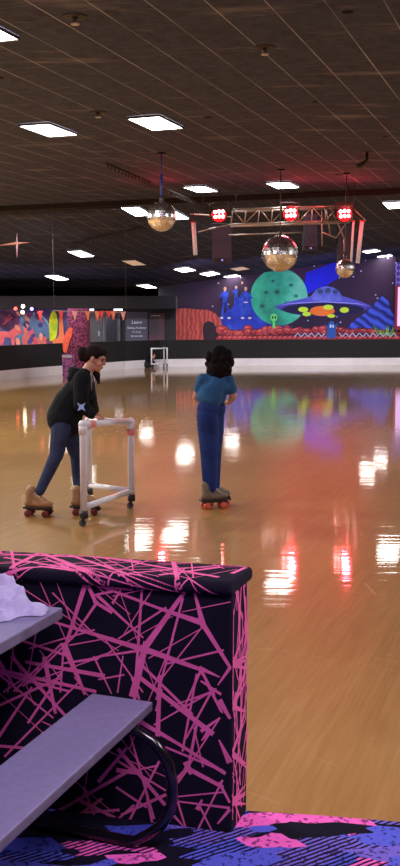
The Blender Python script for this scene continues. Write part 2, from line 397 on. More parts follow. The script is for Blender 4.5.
layer('green_planet', mat_clouds('mural_planet', [(.3, (24, 112, 100)), (.5, (56, 190, 150)), (.7, (130, 235, 200))], .5), [[(279 + 28.5*math.cos(a), 297 + 28.5*math.sin(a)) for a in [2*math.pi*k/40 for k in range(40)]]])
craters = []
for cx, cy, rr in ((266, 292.5, 4.5), (277, 292, 5.5), (262, 306, 5), (291, 285, 3.5), (286, 303, 3), (273, 281, 3), (296, 296, 3)):
    craters.append([(cx + rr*(1 if k % 2 else .3)*math.cos(k*math.pi/9), cy + .8*rr*(1 if k % 2 else .3)*math.sin(k*math.pi/9)) for k in range(18)])
for c_ in craters: layer('crater', M('crater_teal', (24, 92, 86), .8), [c_])
layer('blue_mountain', mat_stripes('mural_mountain', (24, 30, 120), (70, 100, 235), .9, 1.0), [[(345, 332), (352, 322), (366, 312), (374, 304), (382, 296), (388, 301), (391, 312), (396, 318), (396, 340), (345, 340)]])
layer('saucer', mat_stripes('mural_saucer', (48, 44, 140), (96, 96, 215), .16, math.pi/2, 1.0), [[(275, 306), (288, 302), (301, 299), (312, 295.8), (341, 295.8), (352, 299), (362, 302), (371, 306), (366, 310), (355, 313.6), (340, 316), (323, 316.8), (306, 316), (291, 313.6), (280, 310)]])
layer('saucer_underside', M('saucer_dark', (24, 20, 66), .8, scale=.5), [(323, 309.3, 41, 6.6)])
layer('saucer_dome', mat_clouds('mural_dome', [(.35, (70, 80, 190)), (.65, (130, 150, 245))], .9), [[(306, 298.5), (311, 296), (316, 290), (321, 287.2), (327, 286.3), (333, 287.4), (338, 290.5), (342, 296), (347, 298.5), (340, 300.5), (327, 301.3), (313, 300.5)]])
for c_ in [(320, 291.5, 3, 2.4), (327.5, 290.5, 3, 2.6), (335, 291.8, 2.6, 2.2)]: layer('dome_window', M('dome_window', (30, 60, 120), .6), [c_])
layer('rim_line', M('rim_pale', (150, 150, 250), .7), [[(275.5, 306.2), (290, 303), (323, 301.2), (356, 303), (370.5, 306.2), (356, 304), (323, 302.4), (290, 304)]])
layer('orange_lamp', M('mural_orange', (255, 120, 30), .7, scale=1), [(322, 311, 12.5, 5)])
for c_ in [(303, 309.5, 5, 2.6), (306.5, 314, 4.2, 2.3), (328, 307.3, 5.2, 2.5), (344, 310, 4.6, 2.8), (331, 316, 4, 1.8)]: layer('yellow_lamp', M('mural_lime', (205, 250, 50), .7, scale=1), [c_])
layer('cave', mat_stripes('mural_cave', (150, 58, 56), (205, 92, 84), 1.6, 0, 5.0), [[(175.5, 345), (175.5, 309), (185, 308.2), (198, 309.5), (209, 310), (216, 314), (221, 321), (225.5, 333), (228, 345)]])
layer('cave_mouth', M('cave_black', (44, 28, 44), .8), [[(204, 345), (202.5, 330), (203.5, 323.5), (208, 321), (213.5, 322.5), (217, 329), (219.5, 345)]])
rocks = []
for x in range(222, 398, 4):
    big = 1.0 if x < 350 else .7
    rocks.append((x + rnd.uniform(-2, 2), 334 - rnd.uniform(0, 4.5)*big, rnd.uniform(4, 7.5), rnd.uniform(3, 5)*big, rnd.uniform(-.3, .3)))
for x in range(222, 398, 5): rocks.append((x, 339, 6, 3.6, 0))
RK = [mat_clouds('mural_rocks', [(.3, (120, 36, 48)), (.5, (170, 54, 60)), (.72, (205, 84, 84))], 1.1, 2), M('rock_dark', (56, 18, 40), .8), M('rock_pale', (226, 110, 108), .8)]
L[0] += .006; bm = bmesh.new()
for k, r_ in enumerate(rocks):
    lf = L[0] + .0006*k
    wallellipse(bm, r_[0], r_[1], r_[2] + .5, r_[3] + .5, YM, lf, mi=1, rot=r_[4]); wallellipse(bm, r_[0] - .2, r_[1] - .3, r_[2] - .3, r_[3] - .3, YM, lf + .0002, mi=0, rot=r_[4])
    wallellipse(bm, r_[0] - r_[2]*.25, r_[1] - r_[3]*.5, r_[2]*.4, r_[3]*.18, YM, lf + .0004, mi=2, rot=r_[4])
for f in bm.faces:
    f.normal_update()
    if f.normal.y > 0: f.normal_flip()
L[0] += .0006*len(rocks); obj('red_rocks', bm, RK, mur)
def figure(x, y, s_, armup):
    return [[(x - 2*s_, y + 5*s_), (x + 2*s_, y + 5*s_), (x + 3.4*s_, y + 7*s_), (x + 2.2*s_, y + 15*s_), (x - 2.2*s_, y + 15*s_), (x - 3.4*s_, y + 7*s_)],
            [(x - 2.3*s_, y + 15*s_), (x - .2*s_, y + 15*s_), (x - 1.6*s_, y + 30*s_), (x - 4.4*s_, y + 30*s_)], [(x + .2*s_, y + 15*s_), (x + 2.3*s_, y + 15*s_), (x + 4.6*s_, y + 30*s_), (x + 2*s_, y + 30*s_)],
            [(x - 3.3*s_, y + 6*s_), (x - 2*s_, y + 9*s_), (x - 5*s_, y + 12*s_), (x - 6*s_, y + 10*s_)],
            [(x + 3.2*s_, y + 6*s_), (x + 2.2*s_, y + 8*s_), (x + 5.6*s_, y + (3 if armup else 13)*s_), (x + 7*s_, y + (1 if armup else 11)*s_)]]
figs = figure(225, 286.5, 1.02, 1) + figure(245.5, 286.5, 1.02, 0) + figure(236, 286, .6, 1)
for k_ in range(3): layer('crew_suit', mat_clouds('mural_suit', [(.35, (16, 34, 140)), (.65, (44, 84, 215))], 2.0), figs[5*k_:5*k_ + 5])
for c_ in [(225, 289, 1.5, 2.2), (245.5, 289, 1.5, 2.2), (236, 287.5, 1.1, 1.5), (242, 283, 1, 1.3)]: layer('crew_face', M('mural_face', (190, 140, 130), .8), [c_])
for c_ in [(221.5, 318, 1.8, 1), (229, 318, 1.8, 1), (242.5, 318, 1.8, 1), (249.5, 318, 1.8, 1), (245.5, 302.4, 2.4, .6)]: layer('crew_boot', M('mural_boot', (215, 205, 215), .8), [c_])
layer('alien_body', M('mural_alien', (40, 90, 170), .8), [[(325.5, 338), (327, 329), (324, 323), (327, 326), (330, 328), (334, 326), (338, 322), (335, 329), (335, 338)], (331, 325, 3.4, 4)])
for c_ in [(330, 326, .9, 1.9), (332.5, 326.4, .8, 1.6)]: layer('alien_eye', M('mural_white', (210, 230, 240), .8), [c_])
layer('green_alien', M('mural_green', (110, 225, 120), .8), [(273.5, 317.5, 3.6, 4), [(272.5, 321), (274.5, 321), (275, 328), (272, 328)]])
for c_ in [(272.2, 317.5, .9, 1.3), (275, 317.5, .9, 1.3)]: layer('green_alien_eye', M('mural_darkgreen', (20, 70, 60), .8), [c_])
pl = []
for k in range(17):
    x = 376 + rnd.uniform(0, 16); y = 337 - rnd.uniform(0, 6); a = rnd.uniform(-2.4, -.7); l_ = rnd.uniform(5, 12)
    pl.append([(x - .9, y), (x + .9, y), (x + l_*math.cos(a), y + l_*math.sin(a))])
layer('green_plants', mat_clouds('mural_plants', [(.3, (40, 120, 70)), (.7, (140, 200, 80))], 3), pl)
zz = []
x = 294.0; k = 0
while x < 393:
    if not 324 < x < 338:
        y0, y1 = (333, 336.5) if k % 2 else (336.5, 333)
        zz.append([(x, y0 - .5), (x + 3.4, y1 - .5), (x + 3.4, y1 + .6), (x, y0 + .6)])
    x += 3.4; k += 1
for h_ in (zz[:9], zz[9:]): layer('zigzag_chain', M('mural_pale', (190, 205, 240), .8), h_)

# lavender panel at the right edge
t = thing('light_panel', 'tall glowing lavender panel with red frame at the right edge of the picture', 'panel', V(402, 330, YM - .75))
def slab(name, x0, y0, x1, y1, Y, d, mat, parent):
    bm = bmesh.new(); a = V(x0, y1, Y); b = V(x1, y0, Y); abox(bm, ((a.x + b.x)/2, Y + d/2, (a.z + b.z)/2), (abs(b.x - a.x)/2, d/2, abs(b.z - a.z)/2)); return obj(name, bm, mat, parent)
slab('glowing_face', 397.3, 287, 408, 326, YM - .79, .03, M('lavender_glow', (225, 190, 250), .5, emit=.75, ecol=(225, 185, 250)), t)
slab('red_frame', 395, 285.5, 409, 330, YM - .75, .2, M('frame_red', (150, 24, 50), .6), t)
s = N('purple_lattice'); v = s.coord(rot=(0, R(45), 0)); ch = s.n('ShaderNodeTexChecker', {'Vector': v, 'Scale': 5.5, 'Color1': lin((60, 36, 150)), 'Color2': lin((150, 130, 230))}).outputs[0]; s.p(Base_Color=ch)
slab('lattice_head', 396, 262, 409, 285.5, YM - .75, .2, s.m, t)

# ================================================================ LOBBY SIDE
YL = 43.6
lm = thing('lobby_mural', 'bright painted alien scene with dark planet and yellow plant at the left edge', 'mural', V(20, 345, YL))
LL = [0.02]
def llayer(name, mat, shapes):
    LL[0] += .003; bm = bmesh.new()
    for k, s_ in enumerate(shapes):
        lf = LL[0] + .0004*k
        if len(s_) in (4, 5) and not isinstance(s_[0], tuple): wallellipse(bm, s_[0], s_[1], s_[2], s_[3], YL, lf, rot=s_[4] if len(s_) == 5 else 0)
        else: wallpoly(bm, s_, YL, lf)
    for f in bm.faces:
        f.normal_update()
        if f.normal.y > 0: f.normal_flip()
    return obj(name, bm, mat, lm)
llayer('painted_sky', mat_clouds('lobby_sky', [(.3, (52, 44, 110)), (.5, (90, 100, 150)), (.7, (130, 110, 150))], .6), [[(-40, 306), (68, 306), (68, 356), (-40, 356)]])
llayer('blue_dome', mat_clouds('lobby_dome', [(.3, (50, 80, 130)), (.7, (110, 150, 190))], .8), [(32, 333, 18, 20)])
llayer('dome_arc', M('lobby_arc', (150, 190, 225), .8), [[(14 + 18, 312.6)] + [(32 + 19*math.cos(a), 333 + 20.5*math.sin(a)) for a in [-1.4 + .1*k for k in range(14)]] + [(32 + 17.6*math.cos(a), 333 + 19*math.sin(a)) for a in [-.1 - .1*k for k in range(14)]]])
llayer('dark_planet', mat_stripes('lobby_planet', (60, 30, 70), (96, 60, 96), .7, .9), [(7, 319.5, 10, 11)])
llayer('planet_streaks', M('lobby_streak', (170, 60, 84), .8), [[(2, 324), (12, 316.5), (13, 317.5), (4, 325)], [(5, 320), (10, 314), (11, 315), (6, 321)]])
llayer('pink_creature', mat_clouds('lobby_pink', [(.3, (205, 70, 90)), (.7, (245, 130, 130))], 1.0), [[(-6, 332), (3, 331), (9, 332), (14, 328), (17, 324), (21, 325), (20, 333), (15, 337), (15, 345), (12, 345), (11, 338), (5, 337), (3, 345), (0, 345), (-6, 338)]])
llayer('salmon_rocks', mat_clouds('lobby_rocks', [(.3, (190, 80, 80)), (.7, (240, 140, 120))], 1.2), [(26, 329, 2.4, 8), (25.5, 340, 3, 7), (32, 338, 4, 7), (37, 342, 4, 4), (44, 341, 3.4, 4.5), (29, 344, 5, 3)])
sk = random.Random(4)
for kk, cc in enumerate(((200, 90, 110), (70, 70, 140), (110, 60, 110), (230, 150, 130))):
    for _ in range(7): llayer('paint_blot', M('blot_%d%d%d' % cc, cc, .8, var=.4, scale=2), [(sk.uniform(16, 64), sk.uniform(312, 344), sk.uniform(1, 3.2), sk.uniform(1.2, 4), sk.uniform(-1, 1))])
llayer('yellow_plant', mat_clouds('lobby_lime', [(.3, (130, 190, 40)), (.6, (225, 240, 40)), (.75, (250, 200, 60))], 1.6), [[(50, 341), (49.5, 324), (51, 314), (54, 310), (57, 314), (58.5, 324), (57, 336), (55, 341)], (53, 322, 3.4, 8)])
llayer('orange_plant', M('lobby_orange', (240, 130, 80), .8), [[(59, 345), (60, 312), (62.5, 310), (63.5, 322), (65, 345)], (57, 342, 4, 3)])
# lobby lamps
for i, (x, y, c, lab) in enumerate(((23, 306.3, (255, 240, 220), 'small white spot lamp over the lobby mural, upper one'), (22.6, 312.2, (255, 225, 170), 'small warm spot lamp over the lobby mural, lower one'), (15.6, 308.6, (255, 90, 70), 'small red spot lamp over the lobby mural'), (31.8, 308.9, (170, 150, 255), 'small violet spot lamp over the lobby mural'))):
    p = V(x, y, 40.9); t = thing('spot_lamp', lab, 'lamp', p, 0, 'lobby spot lamps')
    bm = bmesh.new(); tube(bm, [p + Vector((0, .25, .06)), p + Vector((0, .02, 0))], [.05, .075], 12); obj('housing', bm, M('lamp_black', (20, 20, 22), .5), t)
    bm = bmesh.new(); ball(bm, p, (.075, .03, .075)); obj('lens', bm, M('lens_%d%d%d' % c, c, .4, emit=7 if i < 2 else 2.5), t)
for i, (x0, x1, y, lab) in enumerate(((43, 53, 306.2, 'lobby tube light over the yellow painted plant'), (78, 89, 309.2, 'lobby tube light by the carpeted pillar'), (110, 119, 309, 'lobby tube light nearest the posters'))):
    a = V(x0, y, 40.8); b = V(x1, y, 40.8); a.y = b.y = 42.6; t = thing('tube_light', lab, 'light', (a + b)/2, 0, 'lobby tube lights')
    bm = bmesh.new(); tube(bm, [a, b], .045, 10); obj('tube', bm, M('tube_glow', (235, 240, 255), .4, emit=3.5), t)
    bm = bmesh.new(); abox(bm, (a + b)/2 + Vector((0, .05, .07)), ((b.x - a.x)/2 + .05, .06, .03)); tube(bm, [(a + b)/2 + Vector((0, .05, .09)), (a + b)/2 + Vector((0, .05, .5))], .02, 6); obj('housing', bm, M('tube_housing', (120, 120, 125), .5), t)
# bunting
t = thing('bunting', 'string of orange and pink triangular pennants hanging across the lobby opening', 'bunting', V(90, 314, 30.2))
bm = bmesh.new(); tube(bm, [V(54, 310.5, 30.2), V(75, 312, 30.2), V(95, 311.4, 30.2), V(126, 312.3, 30.2)], .012, 6); [tube(bm, [V(x, y, 30.2), V(x, y, 30.2) + Vector((0, 0, zceil(V(x, y, 30.2).x, 30.2) - V(x, y, 30.2).z))], .0015, 4) for x, y in ((54, 310.5), (126, 312.3))]; obj('cord', bm, M('cord_grey', (150, 140, 140), .8), t)
for x, h_, c in ((40, 10, 'red'), (61, 9, 'red'), (74.5, 9, 'pink'), (87.5, 9.5, 'orange'), (97, 10, 'orange'), (101, 8, 'red'), (108.5, 7, 'red'), (113, 9, 'orange'), (123, 8.5, 'pink')):
    bm = bmesh.new(); y = 311 if x < 120 else 311.6
    pr = [V(x - 2.6, y, 30.16), V(x + 2.6, y, 30.16), V(x + .8, y + h_, 30.16), V(x - .2, y + h_, 30.12)]
    f = poly(bm, pr); q = bmesh.ops.extrude_face_region(bm, geom=[f]); bmesh.ops.translate(bm, vec=(0, .012, 0), verts=[g for g in q['geom'] if isinstance(g, bmesh.types.BMVert)])
    bmesh.ops.recalc_face_normals(bm, faces=bm.faces)
    obj('pennant', bm, M('pennant_' + c, {'red': (250, 84, 80), 'orange': (255, 140, 112), 'pink': (255, 176, 165)}[c], .8), t)
# carpeted pillar
YP = V(80, 377.5, 31).y; g = G(77, 378)
t = thing('pillar', 'square pillar wrapped in pink and purple webbed carpet behind the hooded skater', 'pillar', g)
x0 = V(67.5, 345, g.y).x; x1 = V(88, 345, g.y).x
bm = bmesh.new(); zt = V(70, 308.5, g.y).z; abox(bm, ((x0 + x1)/2, g.y + .35, zt/2), ((x1 - x0)/2, .33, zt/2), .03); obj('carpet_wrap', bm, mat_web('pillar_carpet', (48, 20, 46), (150, 66, 104), 9.0, .08), t)
bm = bmesh.new(); a = V(63, 352, g.y); b = V(72, 327, g.y)
pr = [(63.5, 352), (62.6, 345), (63.6, 338), (66, 332), (69.5, 327), (72.4, 329), (71.8, 336), (69.5, 341), (68, 348), (66.5, 353)]
f = poly(bm, [V(x, y, g.y - .02) for x, y in pr]); q = bmesh.ops.extrude_face_region(bm, geom=[f]); bmesh.ops.translate(bm, vec=(0, .3, 0), verts=[e for e in q['geom'] if isinstance(e, bmesh.types.BMVert)])
bmesh.ops.recalc_face_normals(bm, faces=bm.faces); o = obj('orange_pad', bm, M('pad_orange', (236, 96, 66), .7), t); o['label'] = 'curved orange pad on the left side of the pillar'
bm = bmesh.new(); a = V(62.5, 372, g.y); b = V(75, 354, g.y); abox(bm, ((a.x + b.x)/2, g.y + .2, (.0 + b.z)/2), ((b.x - a.x)/2, .22, b.z/2), .02); obj('plinth', bm, mat_web('plinth_carpet', (62, 34, 78), (150, 84, 136), 7, .11), t)
bm = bmesh.new(); a = V(62.3, 357.5, g.y); b = V(72, 355.2, g.y); abox(bm, ((a.x + b.x)/2, g.y - .03, (a.z + b.z)/2), ((b.x - a.x)/2, .02, (b.z - a.z)/2)); obj('white_band', bm, M('band_white', (170, 165, 180), .6), t)
# grey lobby doors
for x0, x1, lab in ((89, 102, 'grey metal lobby door right beside the carpeted pillar'), (103, 120, 'dark glazed lobby door left of the posters')):
    t = thing('lobby_door', lab, 'door', V((x0 + x1)/2, 350, 43.4), 0, 'lobby doors')
    slab('door_leaf', x0 + 1.2, 313, x1 - 1.2, 361.2, 43.38, .06, M('door_dark', (50, 52, 62), .5), t)
    slab('frame', x0, 311, x1, 361.3, 43.42, .06, M('door_frame', (78, 88, 100), .5), t)
    if x0 < 100: slab('push_plate', 98, 331, 100, 336, 43.35, .03, M('plate_grey', (120, 130, 140), .4), t)
    else: slab('glass', 106, 315, 117, 341, 43.35, .03, M('door_glass', (44, 46, 58), .15), t)
# posters
def text(body, px, py, size, Y, mat, parent, shear=0.0):
    cu = bpy.data.curves.new('lettering', 'FONT'); cu.body = body; cu.size = size; cu.align_x = 'CENTER'; cu.shear = shear; cu.extrude = .002
    o = bpy.data.objects.new('lettering', cu); C.objects.link(o); dg = bpy.context.evaluated_depsgraph_get(); dg.update()
    me = bpy.data.meshes.new_from_object(o.evaluated_get(dg)); bpy.data.objects.remove(o); bpy.data.curves.remove(cu)
    p = V(px, py, Y); me.transform(Matrix.Translation(p) @ Matrix.Rotation(math.pi/2, 4, 'X')); me.materials.clear(); me.materials.append(mat)
    r_ = bpy.data.objects.new('lettering', me); C.objects.link(r_); r_.parent = parent; r_.matrix_parent_inverse = Matrix.Translation(-parent.location)
PW = M('poster_white', (205, 205, 225), .7, emit=.12)
t = thing('poster', 'dark blue grey poster with white lettering on black wall, left of two', 'poster', V(137, 342, 43.5))
slab('sheet', 125.6, 312, 147.5, 342, 43.5, .04, M('poster_blue', (62, 62, 84), .6, scale=.8), t)
text('Learn', 136.5, 323.7, .2, 43.49, PW, t, .3); text('Skating Academy', 136.5, 328.6, .118, 43.49, PW, t); text('for all ages', 136.8, 332.6, .085, 43.49, PW, t); text('sign up today', 136.8, 336.6, .1, 43.49, PW, t)
t = thing('poster', 'dark reddish poster with faint picture on black wall, right of two', 'poster', V(158, 341, 43.5))
slab('sheet', 149.2, 313, 164.5, 341, 43.5, .04, mat_clouds('poster_red', [(.35, (58, 54, 64)), (.65, (92, 58, 70))], 1.2), t)
text('a new era', 155.5, 316.2, .09, 43.49, PW, t)

# ================================================================ TRUSS AND ITS LAMPS
YT = 26.0
alu = M('truss_aluminium', (170, 160, 158), .35, .75)
tr = thing('lighting_truss', 'silver lattice lighting truss hanging under the ceiling with red lamps', 'truss', V(290, 214, YT))
ctop = (V(233, 209.5, YT), V(352, 205.5, YT)); cbot = (V(231, 224.5, YT), V(352, 220.5, YT))
DP = Vector((0, .5, 0))
for nm, (a, b) in (('top_chord', ctop), ('bottom_chord', cbot)):
    for off in (Vector(), DP): bm = bmesh.new(); tube(bm, [a + off, b + off], .03, 8); obj(nm, bm, alu, tr)
n = 9
for k in range(n + 1):
    f = k/n; a = ctop[0].lerp(ctop[1], f); b = cbot[0].lerp(cbot[1], f)
    bm = bmesh.new(); tube(bm, [a, b], .016, 6); obj('web_bar', bm, alu, tr)
    if k < n:
        c = (ctop if k % 2 else cbot)[0].lerp((ctop if k % 2 else cbot)[1], (k + 1)/n)
        bm = bmesh.new(); tube(bm, [a if k % 2 == 0 else b, c], .014, 6); obj('web_bar', bm, alu, tr)
    bm = bmesh.new(); tube(bm, [a, a + DP], .012, 6); obj('cross_bar', bm, alu, tr)
for x, y0 in ((203, 207), (236, 209.5), (348, 206)):
    a = V(x, y0, YT); bm = bmesh.new(); z = zceil(a.x, a.y); tube(bm, [a, Vector((a.x, a.y, z))], .012, 6); obj('hanging_cable', bm, M('cable_dark', (30, 28, 30), .6), tr)
# side wings of the truss
for (p0, p1) in (((231, 217), (190, 214)), ((231, 224), (198, 232)), ((352, 207), (366, 221)), ((352, 214), (336, 238)), ((326, 206), (330, 234)), ((330, 206), (344, 238)), ((336, 238), (322, 232)), ((322, 211), (322, 246)), ((344, 238), (344, 252))):
    bm = bmesh.new(); tube(bm, [V(*p0, YT + .05), V(*p1, YT + .05)], .018, 6); obj('brace', bm, alu, tr)
bm = bmesh.new(); tube(bm, [V(229, 235, YT + .6), V(302, 232.5, YT + .6)], .02, 6); obj('rear_bar', bm, alu, tr)
# red lamps
LED = M('led_red', (255, 70, 70), .4, emit=26, ecol=(255, 30, 34)); LEDW = M('led_core', (255, 190, 190), .4, emit=30, ecol=(255, 130, 130))
for x, y, lab in ((219, 214.5, 'red flood lamp at the left end of the truss'), (290.5, 213.5, 'red flood lamp in the middle of the truss'), (344.5, 214, 'red flood lamp at the right end of the truss')):
    p = V(x, y, YT - .35); t = thing('flood_lamp', lab, 'stage lamp', p, 0, 'red flood lamps on the truss')
    bm = bmesh.new(); tube(bm, [p + Vector((0, .3, .05)), p + Vector((0, .28, .05)), p], [.1, .16, .2], 18); obj('housing', bm, M('lamp_shell', (40, 34, 36), .5), t)
    bm = bmesh.new(); tube(bm, [p + Vector((-.22, .1, 0)), p + Vector((-.22, .12, .28)), p + Vector((.22, .12, .28)), p + Vector((.22, .1, 0))], .02, 6); obj('yoke', bm, M('lamp_shell', (40, 34, 36), .5), t)
    bm = bmesh.new(); tube(bm, [p + Vector((0, .004, 0)), p + Vector((0, -.012, 0))], .185, 18); obj('face', bm, M('led_face', (200, 20, 30), .5, emit=1.6, ecol=(255, 16, 26)), t)
    for dx, dz in ((-.1, .06), (0, .075), (.095, .07), (-.09, -.06), (.01, -.05), (.1, -.05)):
        bm = bmesh.new(); ball(bm, p + Vector((dx, -.02, dz)), (.042, .03, .042), None, 10, 6); obj('led', bm, LEDW, t)
# hanging loudspeakers
SPK = M('speaker_shell', (44, 36, 56), .6); GR = M('speaker_grille', (62, 52, 74), .7, scale=90, var=.5)
for x0, x1, y0, y1, lab in ((212.5, 232, 226, 262, 'tall dark loudspeaker hanging under the left red lamp'), (303.5, 318.5, 214, 250, 'tall dark loudspeaker hanging right of the middle red lamp'), (338.5, 354, 224, 262, 'tall dark loudspeaker hanging under the right red lamp')):
    Y = YT + .75; a = V(x0, y1, Y); b = V(x1, y0, Y); c = (a + b)/2; t = thing('loudspeaker', lab, 'loudspeaker', c, 0, 'loudspeakers hung from the truss')
    hx, hz = (b.x - a.x)/2, (b.z - a.z)/2
    bm = bmesh.new(); abox(bm, c + Vector((0, .22, 0)), (hx, .2, hz), .02); obj('cabinet', bm, SPK, t)
    bm = bmesh.new(); abox(bm, c + Vector((0, .012, .04)), (hx*.9, .012, hz*.88), .006); obj('grille', bm, GR, t)
    bm = bmesh.new(); tube(bm, [c + Vector((-hx - .02, .2, 0)), c + Vector((-hx - .02, .2, hz + .08)), c + Vector((hx + .02, .2, hz + .08)), c + Vector((hx + .02, .2, 0))], .018, 6); obj('bracket', bm, M('lamp_shell', (40, 34, 36), .5), t)
    bm = bmesh.new(); ball(bm, c + Vector((0, -.012, -hz*.9)), (.03, .012, .025)); obj('badge', bm, M('badge_blue', (130, 150, 240), .4, emit=.5), t)
# white tubes
for x0, y0, x1, y1, lab in ((193.5, 223, 195.5, 255, 'white tube hanging left of the left loudspeaker'), (353.5, 222, 351, 263, 'thin white tube hanging right of the right loudspeaker'), (362, 222, 357.5, 263, 'thick white tube hanging farthest right on the truss')):
    a = V(x0, y0, YT - .1); b = V(x1, y1, YT - .1); t = thing('hanging_tube', lab, 'tube', b, 0, 'white tubes hung from the truss')
    r_ = .03 if x0 == 353.5 else .055
    bm = bmesh.new(); tube(bm, [a, b], r_, 10); obj('tube', bm, M('tube_white', (215, 205, 210), .4, emit=.12), t)
    bm = bmesh.new(); tube(bm, [a + (a - b)*.035, a], r_*1.3, 10); obj('glint_cap', bm, M('cap_red_glint', (220, 60, 60), .5), t)  # red glints atop the tubes, painted in as a red cap
    z = zceil(a.x, a.y); bm = bmesh.new(); tube(bm, [a + (a - b)*.035, Vector((a.x, a.y, z))], .008, 6); obj('wire', bm, M('cable_dark', (30, 28, 30), .6), t)

# ================================================================ MIRROR BALLS
MB = N('mirror_tiles'); v = MB.coord()
MB.p(Base_Color=lin((240, 238, 245)), Metallic=1.0, Roughness=MB.math('ADD', .16, MB.math('MULTIPLY', MB.noise(v, 9), .2))); MB = MB.m
def mirror_ball(px, py, rpx, Y, lab, nseg, rodtop, rod_mat, thick):
    c = V(px, py, Y); r_ = rpx*(c - CAM).length/F*.985; t = thing('mirror_ball', lab, 'mirror ball', c - EZ*r_, 0, 'mirror balls over the rink')
    bm = bmesh.new(); nr = nseg//2
    for i in range(nr):                                                   # every tile a flat mirror, slightly out of true
        t0, t1 = math.pi*i/nr, math.pi*(i + 1)/nr; ns = max(5, int(nseg*math.sin((t0 + t1)/2)))
        for k in range(ns):
            p0, p1 = 2*math.pi*k/ns, 2*math.pi*(k + 1)/ns
            q = [c + Vector((math.sin(a)*math.cos(b), math.sin(a)*math.sin(b), math.cos(a)))*r_ for a, b in ((t0, p0), (t1, p0), (t1, p1), (t0, p1))]
            nrm = (sum(q, Vector())/4 - c).normalized()
            for v_ in q: v_ += nrm*rnd.uniform(-1, 1)*r_*.0028
            if i in (0, nr - 1): q = q[1:] if i == 0 else [q[0], q[1], q[3]]
            poly(bm, q)
    obj('mirror_tiles', bm, MB, t)
    bm = bmesh.new(); ball(bm, c, r_*.97, None, 24, 16); obj('core', bm, M('ball_core', (70, 64, 66), .6), t)
    top = Vector((c.x, c.y, zceil(c.x, c.y)))
    bm = bmesh.new(); tube(bm, [c + EZ*r_*.98, c + EZ*(r_ + .1)], .05, 10); obj('hanger', bm, M('hanger_steel', (120, 120, 130), .3, .8), t)
    bm = bmesh.new(); tube(bm, [c + EZ*(r_ + .1), top], thick, 8); obj('rod', bm, rod_mat, t)
    if rodtop: bm = bmesh.new(); tube(bm, [c + EZ*(r_ + .1), c + EZ*(r_ + .55)], .03, 8); obj('motor', bm, M('motor_blue_lit', (60, 80, 170), .4), t)  # blue light on the thicker lower rod is put into its colour
    bm = bmesh.new(); tube(bm, [top - EZ*.04, top], .09, 12); obj('ceiling_plate', bm, M('plate_black', (24, 22, 24), .6), t)
mirror_ball(161.5, 216.5, 14.8, 21.3, 'silver mirror ball on a blue-lit rod, left of the truss', 30, True, M('rod_blue_lit', (90, 100, 190), .4), .014)  # rod colour carries the blue light that falls on it
mirror_ball(280, 253.5, 18, 23.6, 'largest mirror ball, hanging in front of the green planet', 34, False, M('rod_grey', (90, 84, 88), .5), .012)
mirror_ball(345, 268.5, 9.4, 24.2, 'smallest mirror ball glowing reddish above the saucer', 24, False, M('rod_grey', (90, 84, 88), .5), .012)

# ================================================================ CEILING FITTINGS
def track(name, a, b, lab, nh, r_, sz):
    a = oncam(*a) - EZ*.1; b = oncam(*b) - EZ*.1; t = thing(name, lab, 'cable', (a + b)/2, 0, 'dark cables with loops under the ceiling')
    bk = M('cable_dark', (30, 28, 30), .6)
    bm = bmesh.new(); tube(bm, [a, b], r_, 8); obj('cable', bm, bk, t)
    d = (b - a).normalized()
    for k in range(nh):
        p = a.lerp(b, (k + .5)/nh); bm = bmesh.new()
        tube(bm, [p + d*sz*.35*math.cos(q) + EZ*(sz*.55*math.sin(q) - sz*.55) for q in [math.pi*.5 + 2*math.pi*j/10 for j in range(11)]], r_*.5, 5); obj('loop', bm, bk, t)
track('looped_cable', (106, 158), (216, 207), 'dark cable with hanging loops slanting past the blue-lit rod', 40, .02, .1)
track('looped_cable', (-6, 208.5), (130, 203.5), 'dark cable with short loops along the beam at the left', 44, .022, .1)
track('looped_cable', (72, 241), (142, 224), 'dark cable slanting through the reddish patch of ceiling at left', 14, .03, .07)
for x, y, lab in ((75, 16.5, 'small sprinkler head nearest the top left of the ceiling'), (98, 112, 'small sprinkler head between two left ceiling lights'), (265, 47.5, 'small sprinkler head with white tip at the upper right of the ceiling')):
    p = oncam(x, y); t = thing('sprinkler_head', lab, 'sprinkler', p - EZ*.09, 0, 'ceiling sprinklers')
    bm = bmesh.new(); tube(bm, [p - EZ*.012, p], [.13, .15], 14); obj('plate', bm, M('plate_black', (24, 22, 24), .6), t)
    bm = bmesh.new(); tube(bm, [p - EZ*.075, p - EZ*.012], [.02, .03], 8); obj('stem', bm, M('stem_grey', (110, 105, 105), .4, .6), t)
    bm = bmesh.new(); tube(bm, [p - EZ*.09, p - EZ*.075], [.05, .05], 10); obj('deflector', bm, M('stem_pale', (190, 185, 185), .4, .3), t)
p = oncam(367, 152); t = thing('ceiling_bracket', 'black bent bracket hanging from the ceiling at the right', 'bracket', p - EZ*.3)
bm = bmesh.new(); tube(bm, [p, p - EZ*.16, p - EZ*.24 + EP*-.08, p - EZ*.28 + EP*-.2], [.03, .03, .045, .05], 8); obj('arm', bm, M('plate_black', (24, 22, 24), .6), t)
bm = bmesh.new(); tube(bm, [p - EZ*.01, p], .1, 12); obj('plate', bm, M('plate_black', (24, 22, 24), .6), t)
p = V(17, 244, 31); t = thing('hanging_ornament', 'thin orange cross shaped ornament hanging under the dark ceiling at left edge', 'ornament', V(17, 258, 31))
om = M('ornament_orange', (120, 70, 50), .7)
bm = bmesh.new(); tube(bm, [V(17, 258, 31), V(17, 246, 31), V(17, 233, 31)], [.006, .035, .006], 8); obj('upright', bm, M('ornament_pink', (120, 84, 92), .7), t)
bm = bmesh.new(); tube(bm, [V(-3, 245.5, 31), V(15, 243.5, 31), V(29, 242.5, 31)], [.01, .045, .006], 8); obj('arm', bm, om, t)
